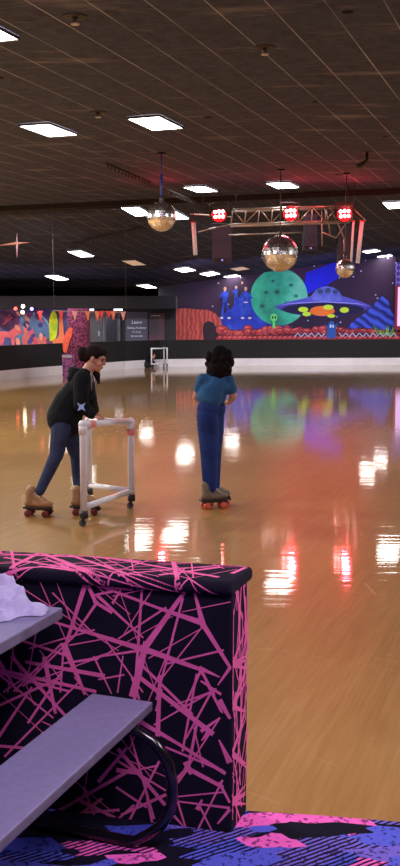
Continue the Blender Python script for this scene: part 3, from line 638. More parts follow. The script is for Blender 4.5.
a = V(17, 233, 31); bm = bmesh.new(); tube(bm, [a, Vector((a.x, a.y, zceil(a.x, a.y)))], .005, 5); obj('thread', bm, M('cable_dark', (30, 28, 30), .6), t)

# ================================================================ PEOPLE
SK = M('skin_tan', (196, 142, 118), .55, scale=20, var=.06)
def quat(s_, f_, u_): return Matrix((s_, f_, u_)).transposed().to_quaternion()
def basis(f, up=EZ):
    f = Vector(f).normalized(); s_ = f.cross(up).normalized(); return f, s_, s_.cross(f)
def head(bm, c, f, k=1.0):
    f, s_, u = basis(f); q = quat(s_, f, u); e = lambda a, b, z: c + (s_*a + f*b + u*z)*k
    for p, r_ in (((0, -.012, .03), (.073, .093, .086)), ((0, .022, -.03), (.059, .068, .083)), ((0, .06, -.093), (.026, .024, .022)), ((0, .03, -.075), (.05, .055, .035)),
                  ((0, .1, -.018), (.011, .015, .018)), ((0, .094, .003), (.008, .01, .024)), ((0, .084, -.056), (.021, .011, .008)), ((0, .083, -.067), (.018, .01, .007)), ((0, .078, .026), (.046, .018, .012)),
                  ((.076, -.004, -.004), (.01, .02, .031)), ((-.076, -.004, -.004), (.01, .02, .031)), ((.033, .07, -.025), (.024, .018, .018)), ((-.033, .07, -.025), (.024, .018, .018))):
        ball(bm, e(*p), tuple(x*k for x in r_), q)
def face_bits(c, f, parent, k=1.0, hair=None):
    f, s_, u = basis(f); q = quat(s_, f, u); e = lambda a, b, z: c + (s_*a + f*b + u*z)*k
    for sg in (-1, 1):
        bm = bmesh.new(); ball(bm, e(sg*.031, .084, .004), (.013*k, .007*k, .007*k), q, 10, 6); obj('eye', bm, M('eye_dark', (40, 28, 26), .3), parent)
        bm = bmesh.new(); caps(bm, e(sg*.016, .094, .026), e(sg*.048, .084, .027), .005*k, .003*k, 8); obj('eyebrow', bm, M('brow_dark', (40, 28, 26), .8), parent)
    bm = bmesh.new(); ball(bm, e(0, .089, -.061), (.022*k, .008*k, .008*k), q, 12, 6); obj('lips', bm, M('lip_rose', (170, 90, 88), .5), parent)
def hand(bm, w_, d, n, side, curl=.5, k=1.0):
    """palm, four unequal bent fingers, thumb; d = pointing way, n = back of hand, side = +1/-1 thumb side along d x n"""
    d = Vector(d).normalized(); n = (Vector(n) - d*Vector(n).dot(d)).normalized(); l = d.cross(n)*side
    q = quat(l, d, n) if side > 0 else quat(-l, d, n)
    ball(bm, w_ + d*.046*k, (.038*k, .052*k, .016*k), q)
    for i, L_ in enumerate((.072, .08, .074, .058)):
        p = w_ + d*.082*k + l*(.027 - .018*i)*k; a = d.copy(); r_ = .0088*k
        for j, fr in enumerate((.45, .31, .24)):
            a = (a*math.cos(curl*(.7 + .4*j)) - n*math.sin(curl*(.7 + .4*j))).normalized() if j else (a*math.cos(curl*.5) - n*math.sin(curl*.5)).normalized()
            b = p + a*L_*fr*k; caps(bm, p, b, r_, r_*.92, 8); p = b; r_ *= .92
    p = w_ + d*.022*k + l*.03*k; a = (d*.62 + l*.72 - n*.25).normalized(); b = p + a*.04*k; caps(bm, p, b, .0125*k, .0105*k, 8)
    a = (d*.85 + l*.2 - n*.45).normalized(); caps(bm, b, b + a*.03*k, .0105*k, .009*k, 8)
def skate(parent, pos, f, bootm, wheelm, lacem, pitch=0.0, k=1.0):
    """quad roller skate standing at pos and pointing along f"""
    f = Vector((f[0], f[1], 0)).normalized(); s_ = Vector((f.y, -f.x, 0))
    if pitch: u = Vector((-f.x*math.sin(pitch), -f.y*math.sin(pitch), math.cos(pitch))); f = Vector((f.x*math.cos(pitch), f.y*math.cos(pitch), math.sin(pitch)))
    else: u = EZ.copy()
    e = lambda a, b, z: pos + (f*a + s_*b + u*z)*k; q = quat(s_, f, u)
    bm = bmesh.new()
    caps(bm, e(-.075, 0, .14), e(-.07, 0, .235), .05*k, .052*k); caps(bm, e(-.08, 0, .125), e(.07, 0, .12), .043*k, .042*k); ball(bm, e(.085, 0, .118), (.044*k, .062*k, .034*k), q)
    ball(bm, e(-.09, 0, .118), (.038*k, .045*k, .036*k), q); caps(bm, e(-.05, 0, .2), e(.05, 0, .14), .04*k, .036*k)
    boot = remesh('roller_skate', bm, bootm, parent, .008*k, 3)
    def sub(name, bm, m): o = obj(name, bm, m, None); o.parent = boot; o.matrix_parent_inverse = boot.matrix_parent_inverse.copy() if False else Matrix.Translation(-parent.location) ; o.matrix_parent_inverse = Matrix(); return o
    # boot vertices are in world space and the boot carries the person's inverse, so sub-parts share its space directly
    bm = bmesh.new(); box(bm, e(-.005, 0, .081), f, s_, u, (.135*k, .04*k, .009*k), .004*k); sub('sole', bm, M('sole_dark', (44, 34, 30), .6))
    bm = bmesh.new(); box(bm, e(0, 0, .066), f, s_, u, (.11*k, .022*k, .008*k), .003*k)
    for a in (-.085, .085): box(bm, e(a, 0, .048), f, s_, u, (.014*k, .02*k, .018*k), .003*k); tube(bm, [e(a, -.055, .032), e(a, .055, .032)], .006*k, 8)
    sub('truck_plate', bm, M('truck_steel', (90, 84, 84), .35, .7))
    for a in (-.085, .085):
        for b in (-.046, .046):
            bm = bmesh.new(); tube(bm, [e(a, b - .018, .032), e(a, b - .015, .032), e(a, b + .015, .032), e(a, b + .018, .032)], [.026*k, .032*k, .032*k, .026*k], 16)
            ball(bm, e(a, b + .017, .032), (.013*k, .013*k, .013*k), None, 8, 6); ball(bm, e(a, b - .017, .032), (.013*k, .013*k, .013*k), None, 8, 6); sub('wheel', bm, wheelm)
    bm = bmesh.new(); tube(bm, [e(.12, 0, .07), e(.137, 0, .042)], [.016*k, .02*k], 10); sub('toe_stop', bm, M('stop_brown', (70, 40, 34), .7))
    bm = bmesh.new()
    for j in range(5): a = -.02 + .02*j; z = .222 - .016*j; tube(bm, [e(a, -.036, z - .012), e(a + .004, 0, z + .012), e(a, .036, z - .012)], .0055*k, 6)
    sub('laces', bm, lacem); return boot

# ---- woman in the black hoodie pushing the skating aid
Y0 = 9.2
def W(px, py, dy=0.0): return V(px, py, Y0 + dy)
rf = G(38.5, 516.2); lf = G(85, 514.6)
t = thing('person', 'person in black hoodie and blue jeans on tan skates leaning on white pipe frame', 'person', (rf + lf)/2)
hc = W(95.3, 358.6); hf = (.93, -.2, -.3)
sh = (W(82, 379, -.15), W(85, 378, .15)); el = (W(80.5, 404, -.2), W(90, 400, .2)); wr = (W(93, 415.5, -.22), V(95, 411, 9.6))
hp = (W(62, 424, -.08), W(67, 424, .08)); kn = (W(56.5, 455, -.1), W(77, 456, .1)); an = (V(40, 491, rf.y), V(78.5, 490, lf.y))
bm = bmesh.new(); head(bm, hc, hf, .98); chain(bm, [W(85.5, 374), W(91.5, 364)], [.055, .05])
chain(bm, [W(64, 418), W(74, 398), W(82, 381)], [.13, .115, .1]); caps(bm, sh[0], sh[1], .06, .06)
for i in (0, 1):
    chain(bm, [sh[i], el[i], wr[i]], [.05, .04, .027]); chain(bm, [hp[i], kn[i], an[i]], [.085, .055, .036])
hand(bm, wr[0], V(100.5, 418.2, 9.0) - wr[0], (.2, 0, 1), 1, .45); hand(bm, wr[1], V(101, 415.5, 9.66) - wr[1], (.2, 0, 1), -1, .45)
remesh('body', bm, SK, t, .0065, 2); face_bits(hc, hf, t, .98)
HO = mat_cloth('hoodie_black', (24, 25, 30), 120, .35, .5)
bm = bmesh.new(); chain(bm, [W(64.5, 417), W(70, 404), W(80.5, 385)], [.165, .155, .115]); caps(bm, W(63, 419, -.03), W(70, 423.5, 0), .15, .12); caps(bm, sh[0], sh[1], .074, .074)
chain(bm, [W(81, 385, -.08), W(84, 392, -.04)], [.1, .1])
chain(bm, [sh[0], el[0], wr[0] - (wr[0] - el[0])*.12], [.078, .068, .047]); chain(bm, [sh[1], el[1], wr[1] - (wr[1] - el[1])*.12], [.078, .066, .047])
caps(bm, wr[0] - (wr[0] - el[0])*.14, wr[0] - (wr[0] - el[0])*.05, .04, .038)
ball(bm, W(77.5, 373.5), (.1, .12, .052), Euler((0, R(28), 0))); ball(bm, W(84, 373), (.075, .09, .05), Euler((0, R(-15), 0))); ball(bm, W(72, 377), (.05, .1, .045), Euler((0, R(-40), 0)))
ho = remesh('hoodie', bm, HO, t, .009, 3)
def under(o, name, bm, m): x = obj(name, bm, m, None); x.parent = o; return x
bm = bmesh.new(); c = V(81.3, 407, Y0 - .275); pts = []
for k in range(8):
    a = math.pi/8 + k*math.pi/4; rr = .052 if k % 2 == 0 else .02; a = R(45) + k*math.pi/4 ; pts.append(c + Vector((math.cos(a)*rr, 0, math.sin(a)*rr)))
f = poly(bm, pts); q = bmesh.ops.extrude_face_region(bm, geom=[f]); bmesh.ops.translate(bm, vec=(0, .022, 0), verts=[g for g in q['geom'] if isinstance(g, bmesh.types.BMVert)]); bmesh.ops.recalc_face_normals(bm, faces=bm.faces)
o = under(ho, 'star_patch', bm, M('patch_blue', (150, 180, 240), .6, var=.3, scale=60)); o['label'] = 'pale blue star shaped patch on the sleeve'
bm = bmesh.new(); tube(bm, [W(91, 373, -.09), W(91.5, 380, -.125), W(91.3, 390, -.1)], .006, 6); tube(bm, [W(93, 376, .05), W(96.5, 392, .05), W(97.6, 402, .05)], .005, 6); under(ho, 'draw_cord', bm, M('cord_pale', (150, 145, 150), .8))
JE = mat_cloth('jeans_navy', (54, 62, 92), 150, .3, .35)
bm = bmesh.new(); caps(bm, hp[0], hp[1], .1, .1); chain(bm, [hp[0], kn[0], an[0]], [.1, .066, .046]); chain(bm, [hp[1], kn[1], an[1]], [.098, .066, .046])
remesh('jeans', bm, JE, t, .008, 3)
HA = mat_cloth('hair_dark', (34, 25, 24), 90, .4, .6)
f_, s_, u_ = basis(hf); q = quat(s_, f_, u_); e = lambda a, b, z: hc + s_*a + f_*b + u_*z
bm = bmesh.new(); ball(bm, e(0, -.022, .042), (.083, .096, .086), q); ball(bm, e(0, -.07, .0), (.062, .05, .07), q); ball(bm, e(0, .045, .082), (.058, .05, .035), q)
ball(bm, W(82.6, 352.5), (.05, .05, .055)); ball(bm, W(81.8, 356.5), (.036, .04, .045)); caps(bm, W(82, 355), W(88, 354), .035, .04); remesh('hair', bm, HA, t, .007, 2)
bm = bmesh.new(); chain(bm, [W(93.5, 368, .05), W(97, 375, .06), W(98.8, 383.5, .05)], [.04, .032, .012]); remesh('loose_hair', bm, HA, t, .007, 2)
BT = M('boot_tan', (160, 120, 82), .6, scale=30, var=.2); WR = M('wheel_maroon', (112, 38, 44), .4); LC = M('laces_pale', (206, 190, 168), .8)
skate(t, rf, (.97, -.22, 0), BT, WR, LC, 0.0); skate(t, lf, (.97, .1, 0), BT, WR, LC, 0.0)

# ---- person in blue seen from behind
Y0 = 9.48
gf = G(213.8, 508.2); gf2 = gf + Vector((.03, .16, 0))
t = thing('person', 'person with curly dark hair in blue shirt and trousers standing back turned on skates', 'person', gf)
hc = W(219.5, 360, .02); hf = (.5, .85, -.16)
sh = (W(203, 379.5, -.02), W(228, 379.5, .0)); el = (W(196, 397, .08), W(233.2, 396.5, .02)); wr = (W(203, 403, .27), W(228.5, 402.5, .2))
hp = (W(207.5, 416, -.03), W(214, 416, .05)); kn = (W(209, 448, -.02), W(213, 448, .1)); an = (V(209.8, 490, gf.y), V(211.5, 489, gf2.y))
bm = bmesh.new(); head(bm, hc, hf, .95); chain(bm, [W(216.5, 379), W(218.5, 368)], [.056, .05])
chain(bm, [W(211, 412), W(213.5, 398), W(216.5, 384)], [.085, .085, .09]); caps(bm, sh[0], sh[1], .045, .045)
for i in (0, 1): chain(bm, [sh[i], el[i], wr[i]], [.044, .036, .026]); chain(bm, [hp[i], kn[i], an[i]], [.075, .05, .034])
hand(bm, wr[0], (.5, .7, .1), (0, -.2, 1), 1, .6, .95); hand(bm, wr[1], (-.75, .5, .1), (.3, -.6, .7), -1, .6, .95)
remesh('body', bm, SK, t, .0065, 2); face_bits(hc, hf, t, .95)
SHB = mat_cloth('shirt_blue', (50, 92, 136), 110, .22, .8)
bm = bmesh.new(); chain(bm, [W(210.8, 396), W(212.5, 391), W(216, 385)], [.13, .13, .12]); caps(bm, W(207, 396, 0), W(215.5, 396.5, .03), .1, .1); caps(bm, sh[0], sh[1], .058, .058); caps(bm, W(207.5, 387), W(223, 387), .085, .085)
caps(bm, W(214, 381), W(219, 379), .09, .08)
caps(bm, sh[0], sh[0].lerp(el[0], .5), .056, .056); caps(bm, sh[1], sh[1].lerp(el[1], .55), .056, .06)
remesh('shirt', bm, SHB, t, .008, 3)
PA = mat_cloth('trousers_blue', (38, 56, 112), 90, .25, .6)
bm = bmesh.new(); caps(bm, W(208, 409, -.02), W(214.5, 409, .04), .108, .108); chain(bm, [hp[0], W(208.3, 430), kn[0], W(210, 486.5)], [.108, .104, .09, .07]); chain(bm, [hp[1], W(214, 430, .08), kn[1], V(213, 486, gf2.y)], [.1, .095, .086, .068])
remesh('trousers', bm, PA, t, .008, 3)
bm = bmesh.new(); rr = random.Random(3)
ball(bm, W(219.5, 358, .0), (.105, .11, .125)); ball(bm, W(219, 368, -.03), (.118, .1, .1))
for k in range(90):
    a = rr.uniform(0, 2*math.pi); z = rr.uniform(-1, 1); p = W(219.3, 360.5, -.01) + Vector((math.cos(a)*.112*math.sqrt(1 - .55*z*z), math.sin(a)*.1*math.sqrt(1 - .55*z*z), z*.145 - .012))
    if (p - hc).normalized().dot(Vector(hf).normalized()) > .55 or z > .62: continue
    ball(bm, p, rr.uniform(.018, .034), None, 8, 6)
remesh('hair', bm, mat_cloth('hair_curly', (24, 17, 19), 60, .6, .8), t, .008, 1)
BG = M('boot_grey', (120, 108, 88), .6, scale=30, var=.2); WO = M('wheel_orange', (214, 92, 70), .4)
skate(t, gf, (.94, .34, 0), BG, WO, LC); skate(t, gf2, (.94, .34, 0), BG, WO, LC)

# ---- small person kneeling far away
g = G(149, 367.6); Y0 = g.y
t = thing('person', 'small person in black kneeling on the rink floor far away beside a white frame', 'person', g)
hc = W(153, 355.6); hf = (.9, -.3, -.3)
def KZ(p, z): return Vector((p.x, p.y, z))
bm = bmesh.new(); head(bm, hc, hf, .95); chain(bm, [W(151, 359), W(152.5, 357)], [.05, .045]); chain(bm, [W(147, 363.5), W(149.5, 360.5)], [.12, .11])
lg = []
for dy in (-.1, .1):
    hp_ = W(146.5, 364, dy); k_ = KZ(W(152, 366, dy), .075); a_ = KZ(W(143.5, 366, dy), .06)
    chain(bm, [hp_, k_, a_], [.085, .06, .04]); caps(bm, a_, a_ - Vector((.1, 0, .02)), .04, .035); lg.append((hp_, k_, a_))
    s0 = W(150, 360, dy*1.4); e0 = W(153.5, 362.5, dy*1.6); w0 = KZ(W(156, 366, dy*1.4), .1); chain(bm, [s0, e0, w0], [.045, .038, .026]); hand(bm, w0, (.8, 0, -.5), (0, 0, 1), 1 if dy > 0 else -1, .3, .8)
remesh('body', bm, SK, t, .008, 2); face_bits(hc, hf, t, .95)
bm = bmesh.new(); chain(bm, [W(146.7, 363.5), W(149.8, 360.3)], [.165, .14])
for dy in (-.1, .1): chain(bm, [W(150, 360, dy*1.4), W(153.5, 362.5, dy*1.6), KZ(W(155.4, 365, dy*1.4), .13)], [.075, .06, .042])
remesh('hoodie', bm, HO, t, .011, 2)
bm = bmesh.new()
for h_ in lg: chain(bm, h_, [.105, .08, .052])
remesh('trousers', bm, M('trousers_black', (26, 25, 30), .9), t, .011, 2)
f_, s_, u_ = basis(hf); q = quat(s_, f_, u_); bm = bmesh.new(); ball(bm, hc - f_*.03 + u_*.035, (.085, .095, .095), q); ball(bm, hc - f_*.08 - u_*.03, (.06, .05, .09), q); remesh('hair', bm, HA, t, .01, 2)

# ================================================================ WHITE PIPE SKATING AIDS
PV = M('pipe_white', (226, 224, 232), .35, var=.05); TP = M('tape_coral', (232, 140, 136), .6, var=.1); CK = M('caster_black', (30, 30, 32), .5)
def aid(label, A, B, Cc, hs, r_, tapes):
    t = thing('skating_aid', label, 'skating aid', (A + B + Cc)/3, 0, 'white pipe skating aids')
    up = lambda p, z: Vector((p.x, p.y, z))
    zb = .17
    for p, h in zip((A, B, Cc), hs):
        bm = bmesh.new(); tube(bm, [up(p, .085), up(p, h - .05), up(p, h)], r_, 14); obj('post', bm, PV, t)
        bm = bmesh.new(); ball(bm, up(p, h), r_*1.28); tube(bm, [up(p, h), up(p, h - .085)], r_*1.22, 14); obj('elbow', bm, PV, t)
        bm = bmesh.new(); tube(bm, [up(p, .075), up(p, zb - .03)], r_*1.2, 14); o = obj('foot_sleeve', bm, CK, t)
        bm = bmesh.new(); w_ = p + Vector((-.012, 0, .033)); tube(bm, [w_ - Vector((0, .014, 0)), w_ + Vector((0, .014, 0))], .033, 14)
        obj('caster_wheel', bm, M('caster_grey', (86, 84, 84), .5), t)
        bm = bmesh.new(); 
        for sg in (-1, 1): box(bm, w_ + Vector((.006, sg*.02, .022)), *AX, (.012, .003, .032))
        obj('caster_fork', bm, CK, t)
    for nm, a, b, z in (('top_rail', A, B, hs[:2]), ('top_rail', B, Cc, hs[1:]), ('base_rail', A, B, (zb, zb)), ('base_rail', B, Cc, (zb, zb))):
        bm = bmesh.new(); tube(bm, [up(a, z[0]), up(b, z[1])], r_*.92, 14); obj(nm, bm, PV, t)
    if tapes:
        d = (up(B, hs[1]) - up(A, hs[0])).normalized(); bm = bmesh.new(); tube(bm, [up(A, hs[0]) + d*.1, up(A, hs[0]) + d*.19], r_*1.06, 14); o = obj('tape', bm, TP, t); o['label'] = 'coral tape wrapped on the near end of the top rail'
        bm = bmesh.new(); tube(bm, [up(B, hs[1] - .07), up(B, hs[1] - .13)], r_*1.26, 14); o = obj('tape', bm, TP, t); o['label'] = 'coral tape wrapped on the far post below the rail'
A = G(84.2, 526.5); B = G(131.5, 508.5); Cc = G(89.5, 502)
hA = V(84.2, 424.5, A.y).z
aid('white pipe skating aid frame pushed by the person in the black hoodie', A, B, Cc, (hA, V(131.5, 421.5, B.y).z, V(89.5, 420.5, Cc.y).z), .031, True)
A = G(151.6, 368.6); B = G(167.2, 368.0); Cc = G(164, 366.9)
aid('small white pipe skating aid frame far away by the rink barrier', A, B, Cc, (V(151.6, 348.6, A.y).z,)*3, .026, False)


# ================================================================ HALF WALL IN WEBBED CARPET
C0 = G(231, 835); C0.z = 0
EPW = Vector((math.cos(R(15)), -math.sin(R(15)), 0)); EUW = Vector((math.sin(R(15)), math.cos(R(15)), 0))
BK = mat_cloth('web_carpet_black', (26, 23, 38), 260, .25, .3); PK = mat_cloth('web_carpet_pink', (246, 112, 172), 200, .15, .2)
LEN, THK, ZB = 2.3, .185, .875
hw = thing('half_wall', 'low half wall covered in black carpet with pink web lines beside the bench', 'half wall', C0 - EPW*LEN/2 + EU*THK/2)
rw = random.Random(11)
def strip(bm, fn, a, b, w0, w1, nseg=1, mi=1):
    """tapered pile line from a to b in surface coordinates; fn maps them to the place"""
    d = (b[0] - a[0], b[1] - a[1]); L_ = math.hypot(*d)
    if L_ < 1e-4: return
    nx, ny = -d[1]/L_, d[0]/L_; prev = None
    for i in range(nseg + 1):
        f = i/nseg; w_ = (w0 + (w1 - w0)*f)/2; c = (a[0] + d[0]*f, a[1] + d[1]*f)
        cur = (bm.verts.new(fn(c[0] + nx*w_, c[1] + ny*w_)), bm.verts.new(fn(c[0] - nx*w_, c[1] - ny*w_)))
        if prev: bm.faces.new((prev[0], prev[1], cur[1], cur[0])).material_index = mi
        prev = cur
def clip(a, b, x0, x1, y0, y1):
    t0, t1 = 0.0, 1.0; dx, dy = b[0] - a[0], b[1] - a[1]
    for p, q in ((-dx, a[0] - x0), (dx, x1 - a[0]), (-dy, a[1] - y0), (dy, y1 - a[1])):
        if abs(p) < 1e-9:
            if q < 0: return None
        else:
            r_ = q/p
            if p < 0: t0 = max(t0, r_)
            else: t1 = min(t1, r_)
    if t0 >= t1: return None
    return (a[0] + dx*t0, a[1] + dy*t0), (a[0] + dx*t1, a[1] + dy*t1)
bm = bmesh.new(); box(bm, C0 - EPW*LEN/2 + EU*THK/2 + EZ*ZB/2, EPW, EU, EZ, (LEN/2, THK/2, ZB/2), .008)
fz = [0.0006]
def onface(s_, z): return C0 + EPW*s_ + EZ*z - EUW*fz[0]
def onend(u, z): return C0 + EU*u + EZ*z + EP*fz[0]
def px2face(x, y): p = P(x, y, C0, EUW); return ((p - C0).dot(EPW), p.z)
LINES = []
def reg(ox, oy, sc_, *ls):
    for l in ls: LINES.append(((ox + l[0]/sc_, oy + l[1]/sc_), (ox + l[2]/sc_, oy + l[3]/sc_), l[4]/sc_, l[5]/sc_))
reg(100, 580, 3.077, (265, 30, 140, 205, 9, 17), (140, 200, 103, 350, 14, 20), (0, 18, 190, 90, 7, 7), (190, 90, 310, 130, 8, 15), (310, 125, 400, 268, 14, 8), (290, 35, 318, 140, 5, 16), (0, 173, 140, 215, 7, 16), (135, 212, 310, 275, 16, 9), (310, 272, 365, 297, 12, 3), (0, 55, 125, 170, 9, 4), (130, 15, 108, 345, 6, 8), (0, 235, 140, 214, 4, 7), (215, 255, 370, 218, 5, 5), (250, 75, 178, 350, 6, 5), (310, 150, 188, 305, 3, 4), (65, 175, 195, 90, 4, 5), (135, 268, 275, 405, 7, 7), (20, 188, 125, 335, 4, 4), (308, 272, 350, 350, 9, 5), (310, 278, 258, 395, 7, 4), (345, 345, 225, 385, 7, 2), (345, 345, 375, 405, 5, 4), (0, 305, 70, 292, 4, 4), (55, 340, 70, 240, 4, 3), (40, 70, 65, 30, 7, 3), (95, 30, 0, 20, 4, 8), (160, 235, 310, 150, 3, 2), (175, 400, 190, 340, 9, 4), (400, 270, 365, 320, 9, 3))
reg(0, 580, 3.636, (312, 10, 235, 250, 14, 9), (235, 240, 305, 405, 20, 9), (350, 85, 268, 205, 9, 5), (268, 205, 95, 375, 6, 5), (210, 18, 265, 165, 3, 4), (200, 55, 335, 190, 5, 5), (195, 152, 405, 216, 6, 13), (120, 245, 330, 185, 4, 5), (95, 225, 245, 275, 7, 8), (215, 240, 60, 395, 5, 6), (345, 80, 405, 115, 9, 12), (320, 18, 350, 85, 11, 12), (340, 55, 405, 42, 5, 8), (235, 302, 350, 285, 5, 9), (345, 285, 405, 262, 9, 4), (345, 285, 402, 405, 6, 4), (350, 285, 95, 378, 4, 3), (130, 200, 100, 360, 4, 4), (150, 262, 230, 375, 4, 3), (0, 338, 235, 400, 9, 6), (20, 402, 135, 325, 5, 4), (262, 235, 400, 210, 4, 3), (230, 270, 220, 400, 6, 5), (0, 300, 60, 400, 12, 6), (50, 240, 30, 400, 4, 4), (280, 180, 250, 130, 7, 2))
reg(130, 680, 3.333, (38, -5, 262, 168, 12, 14), (240, 168, 297, 128, 10, 4), (262, 175, 240, 200, 14, 3), (42, 143, 170, 218, 13, 7), (110, 180, 305, 303, 8, 10), (130, 228, 300, 298, 6, 7), (185, 275, 205, 310, 14, 14), (190, 293, 303, 353, 13, 10), (157, 335, 195, 290, 15, 8), (195, 290, 222, 150, 8, 7), (220, -5, 178, 222, 6, 6), (272, 38, 192, 185, 6, 5), (100, -5, 93, 175, 9, 13), (92, 142, 275, 36, 4, 5), (292, 138, 192, 292, 4, 4), (242, 282, 215, 165, 4, 4), (300, 205, 342, 292, 4, 18), (160, 388, 303, 374, 4, 4), (160, 404, 342, 427, 4, 7), (158, 400, 190, 505, 6, 5), (303, 345, 215, 520, 5, 5), (235, 425, 275, 505, 6, 4), (300, 345, 342, 425, 8, 7), (342, 420, 295, 475, 9, 4), (150, 455, 190, 500, 8, 3), (240, 5, 300, 45, 5, 8), (255, 10, 300, 100, 5, 3), (300, 70, 335, 130, 16, 8), (10, -5, 30, 60, 10, 6), (225, 430, 240, 400, 12, 5))
reg(130, 680, 3.333, (-30, 240, 108, 405, 11, 10), (5, 195, 75, 445, 5, 8), (92, 282, 5, 455, 6, 6), (-30, 275, 110, 362, 7, 5), (-20, 445, 112, 385, 6, 8), (20, 300, 90, 285, 4, 5), (-40, 300, 30, 310, 12, 9), (60, 400, 75, 480, 9, 5), (-40, 360, 50, 420, 7, 6), (10, 420, -60, 480, 6, 5))
reg(0, 660, 2.0, (0, 20, 180, 60, 6, 5), (0, 90, 110, 40, 4, 4), (30, 0, 130, 110, 6, 5), (120, 30, 60, 120, 4, 4), (60, 5, 200, 30, 5, 7), (0, 150, 60, 60, 5, 3), (90, 0, 110, 100, 8, 5), (0, 30, 100, 110, 4, 3), (200, 240, 250, 180, 6, 4), (160, 280, 260, 330, 7, 5), (120, 300, 260, 220, 5, 5), (170, 260, 200, 340, 5, 4), (130, 330, 200, 280, 5, 4), (100, 310, 230, 300, 4, 4))
zmax = ZB - .005
for a, b, w0, w1 in LINES:
    A_, B_ = px2face(*a), px2face(*b); A_, B_ = (A_[0]*1.07 - B_[0]*.07, A_[1]*1.07 - B_[1]*.07), (B_[0]*1.07 - A_[0]*.07, B_[1]*1.07 - A_[1]*.07); k = (P(a[0], a[1], C0, EUW) - CAM).length/F
    cl = clip(A_, B_, -LEN + .01, -.004, .006, zmax)
    if cl: fz[0] += .000012; strip(bm, onface, cl[0], cl[1], w0*k*1.25, w1*k*1.25)
for k in range(70):                                                        # the parts outside the picture, and fine threads
    s0 = rw.uniform(-LEN, -.85) if k < 45 else rw.uniform(-.85, 0); z0 = rw.uniform(0, ZB); a = rw.uniform(0, math.pi); l_ = rw.uniform(.2, .5)
    cl = clip((s0, z0), (s0 + l_*math.cos(a), z0 + l_*math.sin(a)), -LEN + .01, -.004, .006, zmax); w_ = rw.uniform(.004, .018) if k < 45 else .0035
    if cl: fz[0] += .000012; strip(bm, onface, cl[0], cl[1], w_, w_*rw.uniform(.4, 1.4)) if k < 60 else None
for k in range(40):
    u0 = rw.uniform(0, THK); z0 = rw.uniform(0, ZB); a = rw.gauss(math.pi/2, .42); l_ = rw.uniform(.15, .5)
    cl = clip((u0, z0), (u0 + l_*math.cos(a), z0 + l_*math.sin(a)), .004, THK - .004, .006, zmax); w_ = rw.uniform(.005, .012)
    if cl: fz[0] += .000012; strip(bm, onend, cl[0], cl[1], w_, w_*rw.uniform(.4, 1.4))
for z0 in (.12, .3, .47, .62):
    for k in range(4):
        cl = clip((0, z0), (.16, z0 + rw.uniform(-.14, .14)), .004, THK - .004, .006, zmax); fz[0] += .000012; strip(bm, onend, cl[0], cl[1], .022, .006)
obj('body', bm, [BK, PK], hw)
# rounded carpet cap
U_0, U_1, CT, RR = -.022, .235, .05, .023; z0 = ZB - .012
prof = []
for (cu, cz, a0) in ((U_0 + RR, z0 + RR, 270), (U_0 + RR, z0 + CT - RR, 180), (U_1 - RR, z0 + CT - RR, 90), (U_1 - RR, z0 + RR, 0)):
    for j in range(7): a = R(a0 - 15*j); prof.append((cu + RR*math.cos(a), cz + RR*math.sin(a)))
cum = [0.0]
for a, b in zip(prof, prof[1:]): cum.append(cum[-1] + math.hypot(b[0] - a[0], b[1] - a[1]))
def capat(s_, t_, lift):
    t_ = min(max(t_, 0), cum[-1] - 1e-5); i = max(j for j in range(len(cum)) if cum[j] <= t_); i = min(i, len(prof) - 2); f = (t_ - cum[i])/max(cum[i + 1] - cum[i], 1e-9)
    a, b = prof[i], prof[i + 1]; u = a[0] + (b[0] - a[0])*f; z = a[1] + (b[1] - a[1])*f; du, dz = b[0] - a[0], b[1] - a[1]; l_ = math.hypot(du, dz) or 1
    return C0 + EPW*s_ + EU*(u - dz/l_*lift) + EZ*(z + du/l_*lift)
bm = bmesh.new(); S0, S1 = -LEN, .004
rings = []
for s_, k in ((S0, 1), (S1 - .012, 1), (S1 - .004, .9), (S1, .72)):
    cu, cz = (U_0 + U_1)/2, z0 + CT/2
    rings.append([bm.verts.new(C0 + EPW*s_ + EU*(cu + (u - cu)*(1 - (1 - k)*.25)) + EZ*(cz + (z - cz)*k)) for u, z in prof])
for a, b in zip(rings, rings[1:]):
    for k in range(len(prof)): l_ = (k + 1) % len(prof); bm.faces.new((a[k], b[k], b[l_], a[l_])).smooth = True
bm.faces.new(rings[0][::-1]); bm.faces.new(rings[-1]); bmesh.ops.recalc_face_normals(bm, faces=bm.faces)
tl = cum[21]; lf_ = .0008
for k in range(90):
    s0 = rw.uniform(-LEN, .0) if k < 60 else rw.uniform(-.9, .03); t0 = rw.uniform(0, tl); a = rw.choice((rw.gauss(.5, .3), rw.gauss(-.5, .3), rw.uniform(0, math.pi))); l_ = rw.uniform(.15, .6)
    cl = clip((s0 - l_/2*math.cos(a), t0 - l_/2*math.sin(a)), (s0 + l_/2*math.cos(a), t0 + l_/2*math.sin(a)), -LEN + .01, S1 - .016, .012, tl); w_ = rw.choice((.004, .005, .007, .012, .018)); lf_ += .00001
    if cl: strip(bm, lambda x, y: capat(x, y, lf_), cl[0], cl[1], w_, w_*rw.uniform(.5, 1.5), 18)
obj('cap', bm, [BK, PK], hw)

